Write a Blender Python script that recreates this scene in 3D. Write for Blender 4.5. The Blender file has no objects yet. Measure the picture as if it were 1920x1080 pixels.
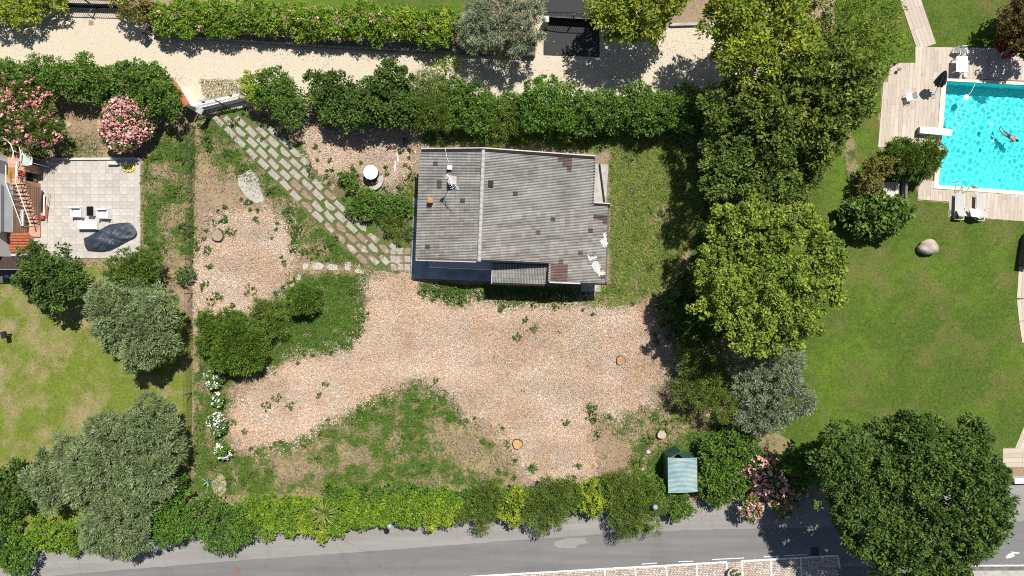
import bpy, math, random
import numpy as np
from mathutils import Vector, Matrix

# ------------------------------------------------------------------ camera, sky, sun, exposure
sc = bpy.context.scene
CAM_H = 54.0          # drone height above the garden, metres
PPM = 25.0            # photo pixels (1920 wide) per metre at ground level
cam_d = bpy.data.cameras.new('camera')
cam = bpy.data.objects.new('camera', cam_d)
sc.collection.objects.link(cam)
cam.location = (0, 0, CAM_H)
cam.rotation_euler = (0, 0, 0)
cam_d.sensor_width = 36.0
cam_d.lens = 36.0 * CAM_H / (1920.0 / PPM)
cam_d.clip_end = 1000.0
sc.camera = cam

SUN_DIR = Vector((0.24, 0.45, 1.0)).normalized()     # towards the sun
sun_el = math.asin(SUN_DIR.z)
sun_az = math.atan2(SUN_DIR.x, SUN_DIR.y)            # clockwise from +Y
world = bpy.data.worlds.new('World'); sc.world = world; world.use_nodes = True
wn = world.node_tree.nodes; wl = world.node_tree.links
bg = wn['Background']
sky = wn.new('ShaderNodeTexSky'); sky.sky_type = 'NISHITA'; sky.sun_disc = False
sky.sun_elevation = sun_el; sky.sun_rotation = sun_az
wl.new(sky.outputs['Color'], bg.inputs['Color']); bg.inputs['Strength'].default_value = 0.060
sun_d = bpy.data.lights.new('sun', 'SUN'); sun_d.energy = 5.0; sun_d.angle = math.radians(0.53)
sun_d.color = (1.0, 0.95, 0.87)
sun = bpy.data.objects.new('sun', sun_d); sc.collection.objects.link(sun)
sun.rotation_euler = SUN_DIR.to_track_quat('Z', 'Y').to_euler()
sun.location = (10, 20, 40)
sun_d.cycles.is_caustics_light = True
sc.view_settings.view_transform = 'Standard'; sc.view_settings.look = 'None'
sc.view_settings.exposure = 0.5; sc.view_settings.gamma = 1.0
sc.view_settings.use_curve_mapping = False
sc.cycles.max_bounces = 6; sc.cycles.diffuse_bounces = 3; sc.cycles.transmission_bounces = 5
sc.cycles.transparent_max_bounces = 6; sc.cycles.use_denoising = False
sc.cycles.pixel_filter_type = 'BLACKMAN_HARRIS'; sc.cycles.filter_width = 1.05

# ------------------------------------------------------------------ helpers
rng = np.random.default_rng(11)
random.seed(5)
C = sc.collection

def P(px, py, z=0.0):
    """a photo pixel at real height z -> world point"""
    k = (CAM_H - z) / CAM_H / PPM
    return Vector(((px - 960.0) * k, (540.0 - py) * k, z))

def M(px): return px / PPM

def link(o, parent=None):
    C.objects.link(o)
    if parent is not None: o.parent = parent
    return o

def tag(o, label=None, cat=None, group=None, kind=None):
    if label: o['label'] = label
    if cat: o['category'] = cat
    if group: o['group'] = group
    if kind: o['kind'] = kind
    return o

def thing(name, label, cat, loc=(0, 0, 0), rz=0.0, group=None):
    o = bpy.data.objects.new(name, None); C.objects.link(o)
    o.empty_display_size = 0.2
    o.location = loc; o.rotation_euler = (0, 0, rz)
    return tag(o, label, cat, group)

def npmesh(name, v, f, mat, parent=None, col=None, smooth=False):
    """vertices (N,3), faces (M,k) numpy -> object; col (M,3) per-face colour attribute"""
    v = np.asarray(v, np.float32); f = np.asarray(f, np.int32)
    me = bpy.data.meshes.new(name)
    k = f.shape[1]
    me.vertices.add(len(v)); me.vertices.foreach_set('co', v.ravel())
    me.loops.add(f.size); me.loops.foreach_set('vertex_index', f.ravel())
    me.polygons.add(len(f)); me.polygons.foreach_set('loop_start', np.arange(0, f.size, k, dtype=np.int32))
    if col is not None:
        a = me.attributes.new('col', 'FLOAT_COLOR', 'FACE')
        c4 = np.ones((len(f), 4), np.float32); c4[:, :3] = col
        a.data.foreach_set('color', c4.ravel())
    me.polygons.foreach_set('use_smooth', np.full(len(f), bool(smooth)))
    me.update(calc_edges=True); me.validate()
    if mat is not None: me.materials.append(mat)
    o = bpy.data.objects.new(name, me)
    return link(o, parent)

class MB:
    """collects polygons; build() links them as one mesh object"""
    def __init__(s): s.v = []; s.f = []
    def add(s, vs, fs):
        b = len(s.v); s.v += [tuple(x) for x in vs]; s.f += [tuple(i + b for i in q) for q in fs]; return s
    def box(s, c, d, rz=0.0, rx=0.0, ry=0.0):
        x, y, z = d[0] / 2, d[1] / 2, d[2] / 2
        m = Matrix.Translation(c) @ Matrix.Rotation(rz, 4, 'Z') @ Matrix.Rotation(ry, 4, 'Y') @ Matrix.Rotation(rx, 4, 'X')
        vs = [m @ Vector(p) for p in ((-x,-y,-z),(x,-y,-z),(x,y,-z),(-x,y,-z),(-x,-y,z),(x,-y,z),(x,y,z),(-x,y,z))]
        return s.add(vs, [(0,3,2,1),(4,5,6,7),(0,1,5,4),(1,2,6,5),(2,3,7,6),(3,0,4,7)])
    def bbox(s, c, d, b=0.01, rz=0.0):
        """box with a chamfered top edge"""
        x, y, z = d[0] / 2, d[1] / 2, d[2] / 2
        m = Matrix.Translation(c) @ Matrix.Rotation(rz, 4, 'Z')
        ring = lambda xx, yy, zz: [m @ Vector(p) for p in ((-xx,-yy,zz),(xx,-yy,zz),(xx,yy,zz),(-xx,yy,zz))]
        vs = ring(x, y, -z) + ring(x, y, z - b) + ring(x - b, y - b, z)
        fs = [(3,2,1,0),(8,9,10,11)]
        for k in (0, 4):
            for i in range(4):
                j = (i + 1) % 4; fs.append((k+i, k+j, k+4+j, k+4+i))
        return s.add(vs, fs)
    def prism(s, pts, z0, z1):
        n = len(pts)
        vs = [(p[0], p[1], z0) for p in pts] + [(p[0], p[1], z1) for p in pts]
        a = sum(pts[i][0]*pts[(i+1)%n][1] - pts[(i+1)%n][0]*pts[i][1] for i in range(n))
        top = tuple(range(n, 2*n)); bot = tuple(reversed(range(n)))
        fs = [top, bot] + [(i, (i+1) % n, n + (i+1) % n, n + i) for i in range(n)]
        if a < 0: fs = [tuple(reversed(q)) for q in fs]
        return s.add(vs, fs)
    def tube(s, pts, r, n=8, cap=True):
        pts = [Vector(p) for p in pts]
        rs = r if isinstance(r, (list, tuple)) else [r] * len(pts)
        vs = []; up = Vector((0.13, 0.27, 0.95))
        for i, p in enumerate(pts):
            d = (pts[min(i+1, len(pts)-1)] - pts[max(i-1, 0)])
            d = d.normalized() if d.length > 1e-9 else Vector((0, 0, 1))
            a = d.cross(up)
            if a.length < 0.05: a = d.cross(Vector((1, 0, 0)))
            a.normalize(); b = d.cross(a)
            for k in range(n):
                t = 2 * math.pi * k / n
                vs.append(p + (a * math.cos(t) + b * math.sin(t)) * rs[i])
        fs = []
        for i in range(len(pts) - 1):
            for k in range(n):
                fs.append((i*n+k, i*n+(k+1) % n, (i+1)*n+(k+1) % n, (i+1)*n+k))
        if cap:
            fs.append(tuple(reversed(range(n)))); fs.append(tuple(range((len(pts)-1)*n, len(pts)*n)))
        return s.add(vs, fs)
    def lathe(s, c, prof, n=20):
        vs = []
        for (r, z) in prof:
            for k in range(n):
                t = 2*math.pi*k/n; vs.append((c[0]+r*math.cos(t), c[1]+r*math.sin(t), c[2]+z))
        fs = []
        for i in range(len(prof)-1):
            for k in range(n): fs.append((i*n+k, i*n+(k+1) % n, (i+1)*n+(k+1) % n, (i+1)*n+k))
        fs.append(tuple(range((len(prof)-1)*n, len(prof)*n))); fs.append(tuple(reversed(range(n))))
        return s.add(vs, fs)
    def build(s, name, mat, parent=None, smooth=False, bevel=0.0):
        me = bpy.data.meshes.new(name); me.from_pydata(s.v, [], s.f)
        if smooth: me.polygons.foreach_set('use_smooth', np.ones(len(s.f), bool))
        me.update()
        if mat is not None: me.materials.append(mat)
        o = bpy.data.objects.new(name, me)
        if bevel:
            b = o.modifiers.new('bevel', 'BEVEL'); b.width = bevel; b.segments = 2
        return link(o, parent)

def inpoly(x, y, poly):
    """vectorised point in polygon"""
    c = np.zeros(x.shape, bool); n = len(poly)
    for i in range(n):
        x1, y1 = poly[i]; x2, y2 = poly[(i+1) % n]
        if y1 == y2: continue
        t = ((y1 > y) != (y2 > y)) & (x < (x2-x1)*(y-y1)/(y2-y1)+x1)
        c ^= t
    return c

def sdf(x, y, poly):
    """signed distance, positive inside, pixels"""
    d = np.full(x.shape, 1e9)
    n = len(poly)
    for i in range(n):
        ax, ay = poly[i]; bx, by = poly[(i+1) % n]
        vx, vy = bx-ax, by-ay; L = vx*vx+vy*vy+1e-9
        t = np.clip(((x-ax)*vx+(y-ay)*vy)/L, 0, 1)
        d = np.minimum(d, np.hypot(x-ax-t*vx, y-ay-t*vy))
    return np.where(inpoly(x, y, poly), d, -d)

_nr = np.random.default_rng(3)
_NW = [(_nr.uniform(0, 2*math.pi), _nr.uniform(0, 2*math.pi)) for _ in range(40)]
def vnoise(x, y, s, seed=0):
    """smooth pseudo-noise about -1..1 with feature size s (pixels)"""
    o = np.zeros(np.shape(x)); 
    for k in range(7):
        a, ph = _NW[(seed*7+k) % 40]
        f = 2*math.pi/s*(0.55+0.22*k)
        o = o + np.sin((x*math.cos(a*1.7+k)+y*math.sin(a*1.7+k))*f+ph*3+k*k)
    return o/3.2

def ragged(poly, amp=6.0, step=6.0, seed=1):
    """closed polygon in pixels with an irregular edge"""
    r = random.Random(seed); out = []
    n = len(poly)
    for i in range(n):
        ax, ay = poly[i]; bx, by = poly[(i+1) % n]
        L = math.hypot(bx-ax, by-ay); m = max(1, int(L/step))
        nx, ny = (-(by-ay)/max(L, 1e-6), (bx-ax)/max(L, 1e-6))
        for k in range(m):
            t = k/m
            x, y = ax+(bx-ax)*t, ay+(by-ay)*t
            w = float(vnoise(np.array(x), np.array(y), 45, seed % 5))*0.6+r.uniform(-0.5, 0.5)
            e = min(1, 4*min(t, 1-t)+0.3)
            out.append((x+nx*w*amp*e, y+ny*w*amp*e))
    return out

def sheet(name, poly, z, mat, label=None, kind='structure', rag=0.0, seed=1, parent=None, thick=0.0):
    pts = ragged(poly, rag, seed=seed) if rag else poly
    w = [P(p[0], p[1], 0) for p in pts]
    a = sum(w[i].x*w[(i+1) % len(w)].y-w[(i+1) % len(w)].x*w[i].y for i in range(len(w)))
    if a < 0: w.reverse()
    m = MB()
    if thick: m.prism([(p.x, p.y) for p in w], z-thick, z)
    else: m.add([(p.x, p.y, z) for p in w], [tuple(range(len(w)))])
    o = m.build(name, mat, parent)
    if kind: o['kind'] = kind
    if label: o['label'] = label
    return o

# ------------------------------------------------------------------ materials
MATS = {}
def newmat(name):
    m = bpy.data.materials.new(name); m.use_nodes = True
    return m, m.node_tree.nodes, m.node_tree.links, m.node_tree.nodes['Principled BSDF']

def plain(name, col, rough=0.6, var=0.12, scale=6.0, bump=0.0, metal=0.0, spec=0.5, coord='Object'):
    """solid colour with mottling and optional fine relief"""
    if name in MATS: return MATS[name]
    m, n, l, b = newmat(name)
    if max(col) < 0.75: col = tuple(c*0.74 for c in col)
    tc = n.new('ShaderNodeTexCoord')
    no = n.new('ShaderNodeTexNoise'); no.inputs['Scale'].default_value = scale; no.inputs['Detail'].default_value = 6
    l.new(tc.outputs[coord], no.inputs['Vector'])
    mr = n.new('ShaderNodeMapRange'); mr.inputs[1].default_value = 0.3; mr.inputs[2].default_value = 0.7
    mr.inputs[3].default_value = 1-var; mr.inputs[4].default_value = 1+var
    l.new(no.outputs['Fac'], mr.inputs['Value'])
    mx = n.new('ShaderNodeVectorMath'); mx.operation = 'SCALE'; mx.inputs[0].default_value = col
    l.new(mr.outputs['Result'], mx.inputs['Scale'])
    l.new(mx.outputs['Vector'], b.inputs['Base Color'])
    b.inputs['Roughness'].default_value = rough; b.inputs['Metallic'].default_value = metal
    b.inputs['Specular IOR Level'].default_value = spec
    if bump:
        bp = n.new('ShaderNodeBump'); bp.inputs['Strength'].default_value = 0.6; bp.inputs['Distance'].default_value = bump
        l.new(no.outputs['Fac'], bp.inputs['Height']); l.new(bp.outputs['Normal'], b.inputs['Normal'])
    MATS[name] = m
    return m

def ramp(n, stops):
    r = n.new('ShaderNodeValToRGB'); e = r.color_ramp.elements
    e[0].position = stops[0][0]; e[0].color = (*stops[0][1], 1)
    e[1].position = stops[-1][0]; e[1].color = (*stops[-1][1], 1)
    for p, c in stops[1:-1]:
        x = e.new(p); x.color = (*c, 1)
    return r

def mottled(name, layers, rough=0.9, bump=0.02, bscale=14.0, attr=None, spec=0.25):
    """ground material. layers = [(scale, detail, lo, hi, stops)], first is the base ramp, the next ones are mixed
    on top where their noise passes lo..hi; a layer may carry an extra 'attr' name that shifts its threshold"""
    m, n, l, b = newmat(name)
    tc = n.new('ShaderNodeTexCoord')
    def noise(scale, detail, off):
        mp = n.new('ShaderNodeMapping'); mp.inputs['Location'].default_value = (off*7.3, off*3.1, off)
        l.new(tc.outputs['Object'], mp.inputs['Vector'])
        no = n.new('ShaderNodeTexNoise'); no.inputs['Scale'].default_value = scale
        no.inputs['Detail'].default_value = detail; no.inputs['Roughness'].default_value = 0.62
        l.new(mp.outputs['Vector'], no.inputs['Vector']); return no
    cur = None
    for i, ly in enumerate(layers):
        scale, detail, lo, hi, stops = ly[:5]
        no = noise(scale, detail, i+1)
        fine = noise(ly[6] if len(ly) > 6 else 9.0, 5, i+11)
        r = ramp(n, stops); l.new(fine.outputs['Fac'], r.inputs['Fac'])
        if cur is None: cur = r.outputs['Color']; continue
        src = no.outputs['Fac']
        if len(ly) > 5 and ly[5]:
            at = n.new('ShaderNodeAttribute'); at.attribute_name = ly[5]
            ad = n.new('ShaderNodeMath'); ad.operation = 'ADD'
            l.new(src, ad.inputs[0]); l.new(at.outputs['Fac'], ad.inputs[1]); src = ad.outputs[0]
        mr = n.new('ShaderNodeMapRange'); mr.inputs[1].default_value = lo; mr.inputs[2].default_value = hi
        l.new(src, mr.inputs['Value'])
        mx = n.new('ShaderNodeMix'); mx.data_type = 'RGBA'
        l.new(mr.outputs['Result'], mx.inputs['Factor']); l.new(cur, mx.inputs['A']); l.new(r.outputs['Color'], mx.inputs['B'])
        cur = mx.outputs['Result']
    l.new(cur, b.inputs['Base Color'])
    b.inputs['Roughness'].default_value = rough; b.inputs['Specular IOR Level'].default_value = spec
    no = noise(bscale, 6, 30)
    bp = n.new('ShaderNodeBump'); bp.inputs['Strength'].default_value = 0.8; bp.inputs['Distance'].default_value = bump
    l.new(no.outputs['Fac'], bp.inputs['Height']); l.new(bp.outputs['Normal'], b.inputs['Normal'])
    MATS[name] = m
    return m

def attrmat(name, rough=0.6, trans=0.0, spec=0.3):
    """colour from the per-face attribute; trans = share of light let through (leaves)"""
    m, n, l, b = newmat(name)
    at = n.new('ShaderNodeAttribute'); at.attribute_name = 'col'
    l.new(at.outputs['Color'], b.inputs['Base Color'])
    b.inputs['Roughness'].default_value = rough; b.inputs['Specular IOR Level'].default_value = spec
    if trans:
        t = n.new('ShaderNodeBsdfTranslucent')
        g = n.new('ShaderNodeVectorMath'); g.operation = 'MULTIPLY'; g.inputs[1].default_value = (1.25, 1.15, 0.5)
        l.new(at.outputs['Color'], g.inputs[0]); l.new(g.outputs['Vector'], t.inputs['Color'])
        mx = n.new('ShaderNodeMixShader'); mx.inputs['Fac'].default_value = trans
        l.new(b.outputs['BSDF'], mx.inputs[1]); l.new(t.outputs['BSDF'], mx.inputs[2])
        l.new(mx.outputs['Shader'], n['Material Output'].inputs['Surface'])
    MATS[name] = m
    return m

LEAF = attrmat('leaf', 0.55, 0.30, 0.35)
PETAL = attrmat('petal', 0.7, 0.25, 0.2)
BLADE = attrmat('blade', 0.7, 0.25, 0.2)
CHIP = attrmat('chip', 0.9, 0.0, 0.15)
BARK = plain('bark', (0.11, 0.085, 0.06), 0.9, 0.35, 9, 0.02)
DBARK = plain('dark_bark', (0.06, 0.045, 0.033), 0.9, 0.35, 9, 0.02)

G_D = (0.024, 0.050, 0.009); G_M = (0.050, 0.092, 0.014); G_L = (0.092, 0.144, 0.019); G_Y = (0.152, 0.160, 0.038)
DRY = (0.332, 0.253, 0.147); SOIL = (0.229, 0.164, 0.114); SOIL_D = (0.146, 0.099, 0.070)
ground_mat = mottled('rough_ground', [
    (0.5, 4, 0, 1, [(0.25, SOIL_D), (0.5, SOIL), (0.75, (0.33, 0.245, 0.16))], None, 5.0),
    (0.9, 6, 0.50, 0.62, [(0.3, (0.20, 0.15, 0.085)), (0.7, DRY)], None, 12.0),
    (1.1, 8, 0.60, 0.78, [(0.25, G_D), (0.5, G_M), (0.78, (0.12, 0.15, 0.035))], 'green', 6.0)], bump=0.05)
lawn_mat = mottled('lawn_grass', [
    (0.5, 4, 0, 1, [(0.25, G_D), (0.5, (0.059, 0.098, 0.011)), (0.75, (0.099, 0.139, 0.018))], None, 4.0),
    (0.22, 5, 0.46, 0.66, [(0.3, (0.072, 0.122, 0.009)), (0.7, (0.106, 0.165, 0.015))], None, 5.0),
    (1.7, 9, 0.47, 0.66, [(0.3, (0.038, 0.070, 0.008)), (0.7, (0.071, 0.116, 0.014))], None, 14.0),
    (0.42, 10, 0.49, 0.70, [(0.25, (0.091, 0.084, 0.023)), (0.7, (0.152, 0.144, 0.049))], None, 9.0)], bump=0.03, bscale=20)
dry_lawn_mat = mottled('dry_lawn_grass', [
    (0.5, 4, 0, 1, [(0.25, (0.072, 0.104, 0.014)), (0.5, (0.119, 0.161, 0.019)), (0.75, (0.167, 0.193, 0.033))], None, 5.0),
    (1.9, 9, 0.46, 0.64, [(0.3, (0.079, 0.107, 0.013)), (0.7, (0.121, 0.153, 0.023))], None, 14.0),
    (0.55, 10, 0.46, 0.66, [(0.25, (0.176, 0.144, 0.056)), (0.7, (0.302, 0.241, 0.141))], None, 8.0)], bump=0.03, bscale=20)
gravel_mat = mottled('pale_gravel', [
    (0.5, 4, 0, 1, [(0.2, (0.361, 0.311, 0.237)), (0.5, (0.449, 0.398, 0.313)), (0.8, (0.502, 0.458, 0.372))], None, 16.0),
    (0.18, 5, 0.5, 0.72, [(0.3, (0.408, 0.347, 0.252)), (0.7, (0.463, 0.409, 0.310))], None, 9.0),
    (0.7, 8, 0.62, 0.74, [(0.3, (0.298, 0.256, 0.186)), (0.7, (0.373, 0.332, 0.255))], None, 14.0)], bump=0.02, bscale=24)
asph_old = mottled('worn_asphalt', [
    (0.5, 4, 0, 1, [(0.2, (0.193, 0.186, 0.179)), (0.5, (0.223, 0.215, 0.205)), (0.8, (0.252, 0.242, 0.231))], None, 18.0),
    (0.15, 6, 0.5, 0.7, [(0.3, (0.207, 0.195, 0.185)), (0.7, (0.238, 0.229, 0.214))], None, 8.0)], bump=0.006, bscale=40)
asph_new = mottled('newer_asphalt', [
    (0.5, 4, 0, 1, [(0.2, (0.133, 0.132, 0.130)), (0.5, (0.151, 0.150, 0.149)), (0.8, (0.169, 0.168, 0.164))], None, 20.0),
    (0.2, 6, 0.52, 0.68, [(0.3, (0.118, 0.117, 0.115)), (0.7, (0.145, 0.144, 0.143))], None, 8.0)], bump=0.006, bscale=40)
asph_dark = mottled('dark_asphalt', [
    (0.5, 4, 0, 1, [(0.2, (0.026, 0.026, 0.027)), (0.8, (0.044, 0.044, 0.046))], None, 20.0)], bump=0.006, bscale=40)
mulch_mat = mottled('wood_chip_bed', [
    (0.5, 4, 0, 1, [(0.2, (0.265, 0.167, 0.103)), (0.5, (0.398, 0.271, 0.175)), (0.8, (0.513, 0.376, 0.258))], None, 15.0),
    (0.35, 7, 0.52, 0.68, [(0.25, (0.265, 0.167, 0.091)), (0.7, (0.442, 0.285, 0.151))], None, 12.0)], bump=0.04, bscale=18)
slab_mat = mottled('concrete_slab', [
    (0.5, 4, 0, 1, [(0.2, (0.243, 0.221, 0.191)), (0.8, (0.334, 0.309, 0.273))], None, 9.0),
    (1.6, 7, 0.56, 0.7, [(0.3, (0.170, 0.146, 0.115)), (0.7, (0.231, 0.201, 0.164))], None, 12.0)], bump=0.006, bscale=30)
WHITE = plain('white_paint', (0.78, 0.78, 0.76), 0.5, 0.05, 3)
PLASTER = plain('pale_plaster', (0.62, 0.60, 0.55), 0.85, 0.12, 2, 0.005)
CONC = plain('grey_concrete', (0.42, 0.41, 0.39), 0.9, 0.22, 2.2, 0.006)
DCONC = plain('dark_stone', (0.16, 0.15, 0.135), 0.9, 0.35, 3, 0.02)
BLACK = plain('black_metal', (0.018, 0.018, 0.02), 0.45, 0.1, 4)
GREYM = plain('grey_metal', (0.33, 0.34, 0.35), 0.4, 0.1, 4, metal=0.5)
STEEL = plain('steel', (0.6, 0.6, 0.6), 0.25, 0.05, 4, metal=1.0)
TERRA = plain('terracotta', (0.42, 0.125, 0.055), 0.85, 0.28, 5, 0.006)
TERRA_P = plain('pink_terracotta', (0.56, 0.31, 0.215), 0.85, 0.18, 3, 0.004)
BROWN = plain('brown_wood', (0.25, 0.14, 0.075), 0.8, 0.25, 6, 0.006)
DBROWN = plain('dark_brown_wood', (0.055, 0.032, 0.025), 0.7, 0.25, 6, 0.006)
WOOD = plain('cut_wood', (0.50, 0.33, 0.17), 0.85, 0.25, 9, 0.004)
ROADWHITE = plain('road_paint', (0.74, 0.74, 0.72), 0.8, 0.22, 5)

# ------------------------------------------------------------------ ground and roads
GREEN = [  # greener parts of the unkempt plot, (polygon px, amount)
    ([(515,512),(690,510),(684,600),(662,655),(610,668),(540,675),(500,705),(370,712),(365,630),(440,600),(500,555)], 0.34),
    ([(365,880),(440,845),(560,815),(650,760),(700,735),(790,705),(850,740),(880,790),(930,830),(965,880),(965,915),(360,935)], 0.24),
    ([(1138,270),(1300,255),(1315,420),(1245,545),(1150,578),(1105,570),(1138,520)], 0.24),
    ([(790,235),(1300,240),(1300,300),(1115,290),(905,275),(790,278)], 0.30),
    ([(362,225),(420,205),(560,310),(770,470),(690,512),(600,495),(540,470),(520,400),(480,350),(400,330)], 0.22),
    ([(640,325),(700,350),(785,330),(778,490),(700,440),(640,390)], 0.24),
    ([(262,295),(300,250),(372,225),(372,500),(320,470),(262,490)], 0.26),
    ([(358,690),(445,690),(430,800),(440,930),(352,935)], 0.22),
    ([(772,525),(1100,540),(1105,572),(930,580),(860,585),(795,565)], 0.38),
    ([(1100,770),(1180,760),(1310,735),(1310,830),(1200,850),(1120,800)], 0.15),
    ([(1180,830),(1420,780),(1420,930),(1180,930)], 0.28),
    ([(1285,235),(1420,235),(1420,640),(1255,640),(1300,430)], 0.30),
    ([(120,250),(190,250),(190,300),(100,300)], 0.17),
    ([(110,480),(340,470),(340,540),(110,540)], 0.05),
]
BARE = [[(505,855),(590,838),(612,880),(560,905),(510,890)], [(800,795),(880,805),(945,860),(955,905),(870,885),(820,835)], [(275,310),(320,305),(325,340),(300,360)],
        [(300,395),(345,380),(350,420),(310,430)], [(1215,395),(1265,390),(1270,430),(1225,435)], [(640,840),(700,850),(690,880),(645,870)], [(365,350),(440,345),(430,400),(370,420)]]
def green_at(x, y):
    g = np.full(x.shape, -0.12)
    for poly, amt in GREEN:
        d = sdf(x, y, poly)
        w = np.clip(d/22+0.5, 0, 1)
        g = np.maximum(g, -0.12+(amt+0.12)*w)
    for poly in BARE:
        g = g-.20*np.clip(sdf(x, y, poly)/30+.45+.35*vnoise(x, y, 40, 2), 0, 1)
    return np.maximum(g, -.14)
xs = np.concatenate([[-150, -90, -60], np.arange(-42, 42.01, 0.4), [60, 90, 150]])
ys = np.concatenate([[-150, -80, -45], np.arange(-25, 25.01, 0.4), [45, 80, 150]])
GX, GY = np.meshgrid(xs, ys)
gz = 0.0 * GX
nx_, ny_ = len(xs), len(ys)
idx = np.arange(nx_*ny_).reshape(ny_, nx_)
gf = np.stack([idx[:-1, :-1], idx[:-1, 1:], idx[1:, 1:], idx[1:, :-1]], -1).reshape(-1, 4)
POOL_PX = [(1774, 152), (2080, 168), (2080, 371), (1759, 347)]
POOL = [P(a, b, 0) for a, b in POOL_PX]
cen = np.stack([GX, GY], -1).reshape(-1, 2)[gf].mean(1)
inside = inpoly(cen[:, 0]*PPM+960, 540-cen[:, 1]*PPM, [(1768, 146), (2086, 162), (2086, 377), (1753, 353)])
ground = npmesh('ground', np.stack([GX, GY, gz], -1).reshape(-1, 3), gf[~inside], ground_mat)
at = ground.data.attributes.new('green', 'FLOAT', 'POINT')
at.data.foreach_set('value', green_at(GX*PPM+960, 540-GY*PPM).ravel().astype(np.float32))
tag(ground, 'rough soil and weedy grass of the unkempt garden plot', kind='structure')

lawn_l = [(-400,515),(30,505),(120,500),(250,500),(330,560),(362,600),(361,700),(359,860),(352,940),(335,985),(-400,1010)]
lawn_r = [(1600,-200),(1850,-200),(2500,-200),(2500,90),(1920,92),(1716,88),(1716,118),(1680,120),(1655,155),(1645,275),(1720,345),(1720,377),(1778,380),(1778,406),(1925,415),
          (2500,420),(2500,860),(1912,860),(1560,850),(1400,850),(1390,780),(1380,600),(1400,300),(1480,150),(1560,60)]
sheet('lawn', lawn_l, 0.004, dry_lawn_mat, 'sunburnt yellowish lawn left of the wire fence', rag=5, seed=2)
sheet('lawn', lawn_r, 0.004, lawn_mat, 'mown green lawn around the pool terrace', rag=4, seed=3)
sheet('lawn', [(380,-300),(960,-300),(900,25),(700,20),(480,5),(420,-10)], 0.004, lawn_mat, 'strip of lawn behind the flowering hedge', rag=4, seed=4)
sheet('gravel_road', [(-300,30),(0,48),(60,46),(95,20),(128,2),(128,-200),(232,-200),(236,20),(290,66),(600,88),(1004,108),(1004,-200),(1135,-200),(1135,40),(1250,50),
      (1480,30),(1560,120),(1420,182),(960,195),(600,188),(470,200),(380,212),(352,185),(325,145),(0,122),(-300,130)], 0.006, gravel_mat, 'pale gravel lane behind the gardens', rag=3, seed=5)
sheet('driveway', [(1019,-200),(1124,-200),(1124,107),(1019,104)], 0.010, asph_dark, 'dark asphalt apron before the driveway gate', rag=0.8, seed=6)
sheet('mulch_bed', [(690,525),(770,520),(790,555),(850,575),(900,562),(960,575),(1010,577),(1100,572),(1150,570),(1230,592),(1255,640),(1260,690),(1215,750),(1150,782),(1100,768),
      (1120,890),(1010,905),(965,850),(935,792),(875,782),(850,742),(790,706),(700,742),(610,792),(545,828),(448,842),(430,775),(480,722),(560,672),(620,668),(662,655),(692,600)],
      0.012, mulch_mat, 'wide bed of pale wood chips south of the house', rag=13, seed=7)
sheet('mulch_bed', [(570,235),(700,222),(792,240),(775,300),(735,350),(680,325),(620,332),(580,290)], 0.012, mulch_mat, 'wood chip bed north of the paved path', rag=12, seed=8)
sheet('mulch_bed', [(400,408),(470,395),(535,410),(550,490),(540,530),(480,580),(368,612),(364,500),(385,450)], 0.012, mulch_mat, 'wood chip bed beside the wire fence', rag=12, seed=9)
MULCH = [[(690,525),(770,520),(790,555),(850,575),(900,562),(960,575),(1010,577),(1100,572),(1150,570),(1230,592),(1255,640),(1260,690),(1215,750),(1150,782),(1100,768),
      (1120,890),(1010,905),(965,850),(935,792),(875,782),(850,742),(790,706),(700,742),(610,792),(545,828),(448,842),(430,775),(480,722),(560,672),(620,668),(662,655),(692,600)],
      [(570,235),(700,222),(792,240),(775,300),(735,350),(680,325),(620,332),(580,290)],
      [(400,408),(470,395),(535,410),(550,490),(540,530),(480,580),(368,612),(364,500),(385,450)]]

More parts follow.
